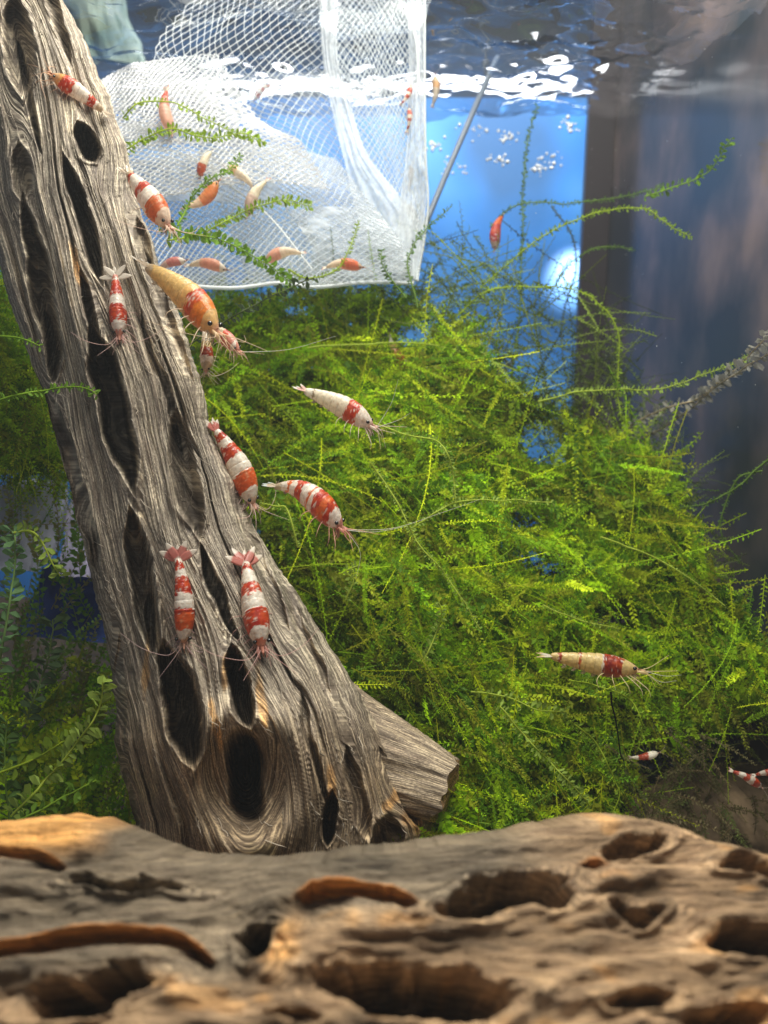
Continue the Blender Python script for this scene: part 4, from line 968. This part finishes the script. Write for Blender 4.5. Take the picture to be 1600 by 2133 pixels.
# ------------------------------------------------------------------ net bag
NET = empty('net_bag', W(640, 590, 21.5), 'white mesh net bag hanging in the tank behind the trunk top', 'net')
def patch(ctrl, u, v):
    """ctrl: rows (v) of columns (u) of (px, py, D); smooth interpolation"""
    C_ = np.array(ctrl, float); nr, nc = C_.shape[:2]
    rows = np.stack([spline(C_[r_], 60) for r_ in range(nr)])      # nr,60,3
    g = np.stack([spline(rows[:, c], 60) for c in range(60)], 1)     # v 60, u 60, 3
    uu = np.clip(u, 0, 1) * 58.999; vv = np.clip(v, 0, 1) * 58.999
    i = vv.astype(int); j = uu.astype(int); fi = (vv - i)[..., None]; fj = (uu - j)[..., None]
    return (g[i, j] * (1 - fi) * (1 - fj) + g[i + 1, j] * fi * (1 - fj) + g[i, j + 1] * (1 - fi) * fj + g[i + 1, j + 1] * fi * fj)
def net_panel(ctrl, nu, nv, r, seed, fold=0.25, col=(0.8, 0.84, 0.86), name='net_panel', drop=0.0, slack=0.35):
    u, v = np.meshgrid(np.linspace(0, 1, nu), np.linspace(0, 1, nv), indexing='ij')
    wu = u + 0.03 * fbm(u * 4, v * 4, 3, seed); wv_ = v + 0.03 * fbm(u * 4, v * 4, 3, seed + 1)
    q = patch(ctrl, wu, wv_)
    D = q[..., 2] + fold * fbm(u * 3.2 + v * 1.5, v * 1.6, 3, seed + 2)
    P = W(q[..., 0], q[..., 1], D)
    rs = np.random.RandomState(seed)
    I, J = np.meshgrid(np.arange(nu - 1), np.arange(nv - 1), indexing='ij')
    par = (I + J) % 2 == 0
    a0 = np.where(par[..., None], P[:-1, :-1], P[:-1, 1:]).reshape(-1, 3); a1 = np.where(par[..., None], P[1:, 1:], P[1:, :-1]).reshape(-1, 3)
    keep = rs.rand(len(a0)) >= drop
    a0, a1 = a0[keep], a1[keep]; n_ = len(a0)
    d = a1 - a0; d /= np.linalg.norm(d, axis=1)[:, None] + 1e-9
    s1 = np.cross(d, [0, -1, 0.1]); s1 /= np.linalg.norm(s1, axis=1)[:, None] + 1e-9; s2 = np.cross(d, s1)
    md = (a0 + a1) / 2 + s1 * (np.linalg.norm(a1 - a0, axis=1) * 0.06 * slack)[:, None] * rs.normal(0, 1, (n_, 1))
    path = np.stack([a0, md, a1], 1); rr = np.array([1.35, .85, 1.35])[None, :, None] * r
    ring = [path + rr * s1[:, None], path + rr * (-.5 * s1 + .87 * s2)[:, None], path + rr * (-.5 * s1 - .87 * s2)[:, None]]
    V = np.stack(ring, 1).reshape(-1, 3)
    F = (grid_faces(3, 3, True)[None] + (np.arange(n_) * 9)[:, None, None]).reshape(-1, 4)
    return mesh(name, V, F, M_NET, NET, np.broadcast_to(np.array(col), (len(V), 3)), None, False)
# tall open-meshed panel up to the top of the picture
C1 = [[(470, -70, 23.6), (600, -80, 21.4), (740, -80, 23), (884, -80, 22.2)],
      [(322, 112, 21.4), (480, 150, 21.4), (690, 150, 23.2), (884, 170, 22.2)],
      [(420, 330, 22.8), (560, 330, 23), (740, 340, 22.8), (886, 400, 22.0)],
      [(520, 590, 22), (640, 590, 22.2), (760, 592, 22), (866, 585, 21.8)]]
net_panel(C1, 60, 60, .0110, 1, .6)
C1b = [[(660, -70, 22.6), (740, -80, 22.6), (810, -80, 22.4), (884, -80, 22)], [(690, 150, 22.4), (760, 150, 22.4), (820, 160, 22.2), (884, 170, 22)],
       [(730, 330, 22.2), (800, 350, 22.2), (850, 380, 22), (888, 420, 21.8)], [(800, 560, 21.8), (830, 575, 21.8), (860, 580, 21.8), (872, 585, 21.6)]]
net_panel(C1b, 40, 80, .010, 2, .15)
# crumpled lighter front flap with flattened meshes
C2 = [[(185, 178, 20.6), (280, 135, 20.8), (380, 118, 21), (452, 112, 21.2)],
      [(215, 250, 20.2), (330, 215, 20.4), (430, 200, 20.6), (545, 250, 20.8)],
      [(245, 330, 20.0), (380, 300, 20.2), (500, 285, 20.4), (632, 300, 20.8)],
      [(262, 420, 19.8), (400, 400, 20.2), (560, 380, 20.4), (690, 400, 21)]]
net_panel(C2, 44, 66, .0185, 3, .35, (0.9, 0.91, 0.92), slack=2.2)
C2s = [[(180, 185, 20.9), (250, 145, 21), (290, 128, 21), (345, 128, 21.2)], [(235, 320, 20.8), (350, 300, 21), (450, 300, 21), (560, 310, 21.2)]]
net_panel(C2s, 38, 60, .016, 9, .3, (0.84, 0.86, 0.9), slack=1.6)
C3 = [[(255, 335, 20.8), (400, 320, 21), (560, 300, 21.4), (700, 330, 21.6)],
      [(290, 430, 20.6), (430, 420, 21), (600, 410, 21.2), (780, 430, 21.6)],
      [(318, 520, 20.2), (460, 510, 20.6), (640, 505, 21.0), (850, 520, 21.4)],
      [(338, 596, 20.0), (480, 594, 20.4), (660, 592, 20.8), (862, 588, 21.4)]]
net_panel(C3, 62, 48, .0125, 4, .3, (0.82, 0.86, 0.9), slack=1.0)
C4 = [[(a + 6, b + 4, d + 1.0) for (a, b, d) in row] for row in C3]
net_panel(C4, 56, 52, .011, 5, .3, (0.8, 0.84, 0.88), slack=1.2)
# milky film where the cloth doubles up: right edge fold, bottom pleat, hems
def film(ctrl, seed, name='net_fold', nu=40, nv=70, fold=.2, mat=None, parent=None):
    u, v = np.meshgrid(np.linspace(0, 1, nu), np.linspace(0, 1, nv), indexing='ij')
    q = patch(ctrl, u, v); D = q[..., 2] + fold * fbm(u * 4, v * 5, 3, seed)
    P = W(q[..., 0], q[..., 1], D); P2 = P + np.array([0, .04, 0])
    V = np.concatenate([P.reshape(-1, 3), P2.reshape(-1, 3)]); F = [grid_faces(nu, nv), grid_faces(nu, nv, off=nu * nv)[:, ::-1]]
    return mesh(name, V, F, mat or M_FILM, NET if parent is None else parent, np.full((len(V), 3), (0.84, 0.88, 0.90)))
film([[(664, -40, 22.3), (690, -40, 22.3), (706, -40, 22.3)], [(672, 120, 22.3), (690, 120, 22.3), (704, 118, 22.3)], [(694, 240, 22.2), (715, 235, 22.2), (734, 230, 22.3)],
      [(716, 330, 22), (745, 330, 22), (766, 322, 22.1)], [(745, 450, 21.9), (800, 430, 21.9), (835, 410, 22)], [(790, 560, 21.8), (830, 520, 21.8), (885, 475, 21.8)]], 6)
film([[(846, -40, 21.9), (866, -40, 21.9), (884, -40, 21.9)], [(852, 150, 21.8), (868, 150, 21.8), (884, 150, 21.8)], [(848, 300, 21.7), (866, 300, 21.7), (885, 300, 21.7)], [(836, 400, 21.7), (862, 400, 21.7), (890, 400, 21.7)], [(820, 560, 21.6), (850, 575, 21.6), (872, 585, 21.6)]], 7)
film([[(600, 440, 21.2), (700, 430, 21.4), (790, 440, 21.6)], [(650, 520, 21.2), (740, 510, 21.4), (840, 520, 21.5)], [(640, 594, 21.2), (760, 592, 21.4), (864, 588, 21.5)]], 8)
film([[(250, 200, 20.9), (340, 180, 21), (440, 190, 21.1)], [(260, 300, 20.9), (400, 300, 21), (520, 320, 21.2)], [(300, 420, 20.8), (450, 420, 21), (620, 430, 21.2)]], 18)
M_FILM2 = attr_mat('net_haze', 0.5, 0.5, 0.84, 0.2, 0.35, 5)
film([[(a, b, d + .4) for (a, b, d) in r_] for r_ in C3], 28, mat=M_FILM2)
film([[(a, b, d + .3) for (a, b, d) in r_] for r_ in C1[1:]], 29, mat=M_FILM2)
ac = Acc()
ac.tube(W(*np.array([spline([(338, 592), (480, 600), (580, 590), (660, 598), (760, 588), (862, 590)], 60)[:, 0], spline([(338, 592), (480, 600), (580, 590), (660, 598), (760, 588), (862, 590)], 60)[:, 1]]), np.linspace(20, 21.4, 60)), .05, 6, (.8, .84, .86))
e = spline([(885, -60), (885, 180), (887, 330), (892, 420), (884, 500), (868, 588)], 60); ac.tube(W(e[:, 0], e[:, 1], 21.75), .028, 6, (.70, .74, .74))
ac.build('hem', M_NET, NET)
e = spline([(800, -40), (845, 20), (868, 90), (872, 180)], 30); ac = Acc(); ac.tube(W(e[:, 0], e[:, 1], 21.5), .03, 6, (.85, .88, .88)); ac.build('fold_seam', M_NET, NET)
e = spline([(300, 300), (400, 330), (470, 380), (560, 450), (650, 560)], 40); ac = Acc(); ac.tube(W(e[:, 0], e[:, 1], 20.6), .018, 6, (.85, .88, .88)); ac.build('fold_seam', M_NET, NET)
# rod
M_ROD = plain('dull_steel', (0.12, 0.15, 0.19), 0.35, 0.6)
ac = Acc(); ac.tube(spline([W(1036, 120, 28), W(1000, 200, 27), W(935, 350, 26), W(885, 470, 25)], 30), .085, 14)
tag(ac.build('rod', M_ROD), 'thin grey metal rod slanting down to the right edge of the net', 'rod')

# ------------------------------------------------------------------ porous rock, gravel
def rock(name, c, r, label, seed, col):
    nu, nv = 160, 110
    u, v = np.meshgrid(np.linspace(0, 2 * math.pi, nu, endpoint=False), np.linspace(0.02, math.pi - .02, nv), indexing='ij')
    n = np.stack([np.cos(u) * np.sin(v), np.sin(u) * np.sin(v), np.cos(v)], -1)
    q = n * r
    f = 0.16 * fbm(q[..., 0] * 1.0 + q[..., 1] * .7, q[..., 2] * 1.1 - q[..., 1] * .5, 5, seed)
    pit = vnoise(q[..., 0] * 2.6 + q[..., 1], q[..., 2] * 2.6 - q[..., 1], seed + 5); f = f - 0.10 * sstep(.25, .6, pit)
    P = np.array(c) + q * (1 + f)[..., None]
    cc = np.array(col) * (1 + .35 * fbm(q[..., 0] * 3, q[..., 2] * 3, 3, seed + 2))[..., None]
    o = mesh(name, P.reshape(-1, 3), grid_faces(nu, nv, True), M_ROCK, None, cc.reshape(-1, 3))
    return tag(o, label, 'rock')
rock('porous_rock', W(1520, 1790, 20.2), np.array((2.7, 1.7, 2.3)), 'brown porous rock with dark pits in the lower right behind the log', 4, (0.15, 0.105, 0.06))
ac = Acc(); rs = np.random.RandomState(3)
oct_v = np.array([(1, 0, 0), (-1, 0, 0), (0, 1, 0), (0, -1, 0), (0, 0, 1), (0, 0, -1)], float); oct_f = np.array([(0, 2, 4), (2, 1, 4), (1, 3, 4), (3, 0, 4), (2, 0, 5), (1, 2, 5), (3, 1, 5), (0, 3, 5)])
for k in range(2200):
    c = np.array((rs.uniform(-8, XR - .3), rs.uniform(10, YB - .5), ZF + rs.uniform(.1, .35)))
    vv = oct_v * rs.uniform(.10, .24, 3) + rs.normal(0, .02, (6, 3)); th = rs.rand() * 6
    R_ = np.array([[math.cos(th), -math.sin(th), 0], [math.sin(th), math.cos(th), 0], [0, 0, 1]])
    ac.add(c + vv @ R_.T, None, oct_f, np.array((.10, .08, .055)) * rs.uniform(.4, 2.2))
ac.build('gravel', M_GRAVEL, None, True, 'stuff')

# ------------------------------------------------------------------ sheet behind the glass, and cloths standing in for a reflection
def cloth(name, ctrl, mat, label, cat, seed, fold=.6):
    u, v = np.meshgrid(np.linspace(0, 1, 60), np.linspace(0, 1, 60), indexing='ij')
    q = patch(ctrl, u, v); D = q[..., 2] + fold * fbm(u * 5, v * 1.5, 3, seed)
    q[..., 0] += 14 * fbm(v * 2, u * 2, 3, seed + 4); q[..., 1] += 16 * fbm(u * 2, v * 2, 3, seed + 5)
    P = W(q[..., 0], q[..., 1], D); P2 = P + np.array([0, .5, 0])
    V = np.concatenate([P.reshape(-1, 3), P2.reshape(-1, 3)]); F = [grid_faces(60, 60), grid_faces(60, 60, off=3600)[:, ::-1]]
    o = mesh(name, V, F, mat); return tag(o, label, cat)
cloth('plastic_sheet', [[(60, -80, 33), (200, -80, 33), (230, -80, 32)], [(110, 20, 33), (190, 10, 32), (275, 60, 33)], [(140, 120, 33), (220, 130, 32.5), (305, 140, 33)]],
      plain('pale_green_plastic', (0.22, 0.34, 0.29), .5, .4, None, (.7, (0.5, 0.62, 0.5))), 'pale green translucent plastic sheet right of the trunk top', 'plastic sheet', 3)
# pale and blue patches at the left, cloths added in place of a front glass reflection
cloth('pale_reflection', [[(-60, 1015, 21.8), (60, 1012, 21.8), (125, 1012, 21.8)], [(-60, 1110, 20.8), (50, 1110, 20.8), (118, 1120, 20.8)], [(-60, 1195, 19.8), (30, 1195, 19.8), (85, 1190, 19.8)]],
      plain('lilac_reflection', (0.40, 0.41, 0.52), .8, .2), 'pale lilac cloth standing in for a glass reflection at the left edge behind the moss', 'cloth', 5, .2)
cloth('pale_reflection', [[(148, 995, 21.8), (190, 998, 21.8), (240, 1000, 21.8)], [(140, 1100, 20.8), (190, 1100, 20.8), (250, 1100, 20.8)], [(120, 1195, 19.8), (190, 1200, 19.8), (260, 1205, 19.8)]],
      plain('violet_reflection', (0.36, 0.34, 0.48), .8, .2), 'greyish violet cloth strip standing in for a glass reflection close to the trunk at left', 'cloth', 6, .2)
cloth('blue_reflection', [[(90, 1190, 22.0), (180, 1190, 22.0), (270, 1190, 22.0)], [(60, 1260, 21.0), (180, 1260, 21.0), (280, 1260, 21.0)], [(40, 1330, 20.0), (180, 1340, 20.0), (290, 1340, 20.0)]],
      plain('deep_blue_reflection', (0.02, 0.045, 0.17), .8, .2), 'deep blue cloth standing in for a glass reflection below the violet strip beside the trunk', 'cloth', 7, .2)

# fine particles drifting in the water, and specks in place of back glass reflections
ac = Acc(); rs = np.random.RandomState(8)
def speck(px, py, D, r, c=(.85, .87, .85)):
    ac.add(W(px, py, D) + oct_v * r * rs.uniform(.6, 1.3, 3), None, oct_f, c)
for k in range(80): speck(rs.uniform(880, 1620), rs.uniform(20, 1000), rs.uniform(17, 30), rs.uniform(.004, .014), (.5, .52, .5))
for (x, y) in ((950, 350), (1035, 330), (905, 300), (1120, 350), (1145, 330), (1060, 285), (985, 270), (1180, 265)):
    for k in range(16): speck(x + rs.normal(0, 13), y + rs.normal(0, 8), rs.uniform(27, 30), rs.uniform(.02, .09), (.9, .93, .95))  # white clusters added as glints reflected in the back glass
tag(ac.build('particles', M_GRAVEL, None, True, 'stuff'), 'tiny white particles drifting in the water, and specks standing in for reflections on the back glass')

# ------------------------------------------------------------------ haze of the water
m, nt, N, L, out = newmat('haze')
pv = N.new('ShaderNodeVolumePrincipled'); pv.inputs['Color'].default_value = (0.90, 0.95, 1.0, 1); pv.inputs['Density'].default_value = 0.0009; pv.inputs['Anisotropy'].default_value = 0.2
L.new(pv.outputs[0], out.inputs['Volume'])
backbox('haze', -62, 42, -6, YB + 10, ZF - 12.5, 9.4, m, 'stuff')
scene.cycles.volume_bounces = 0
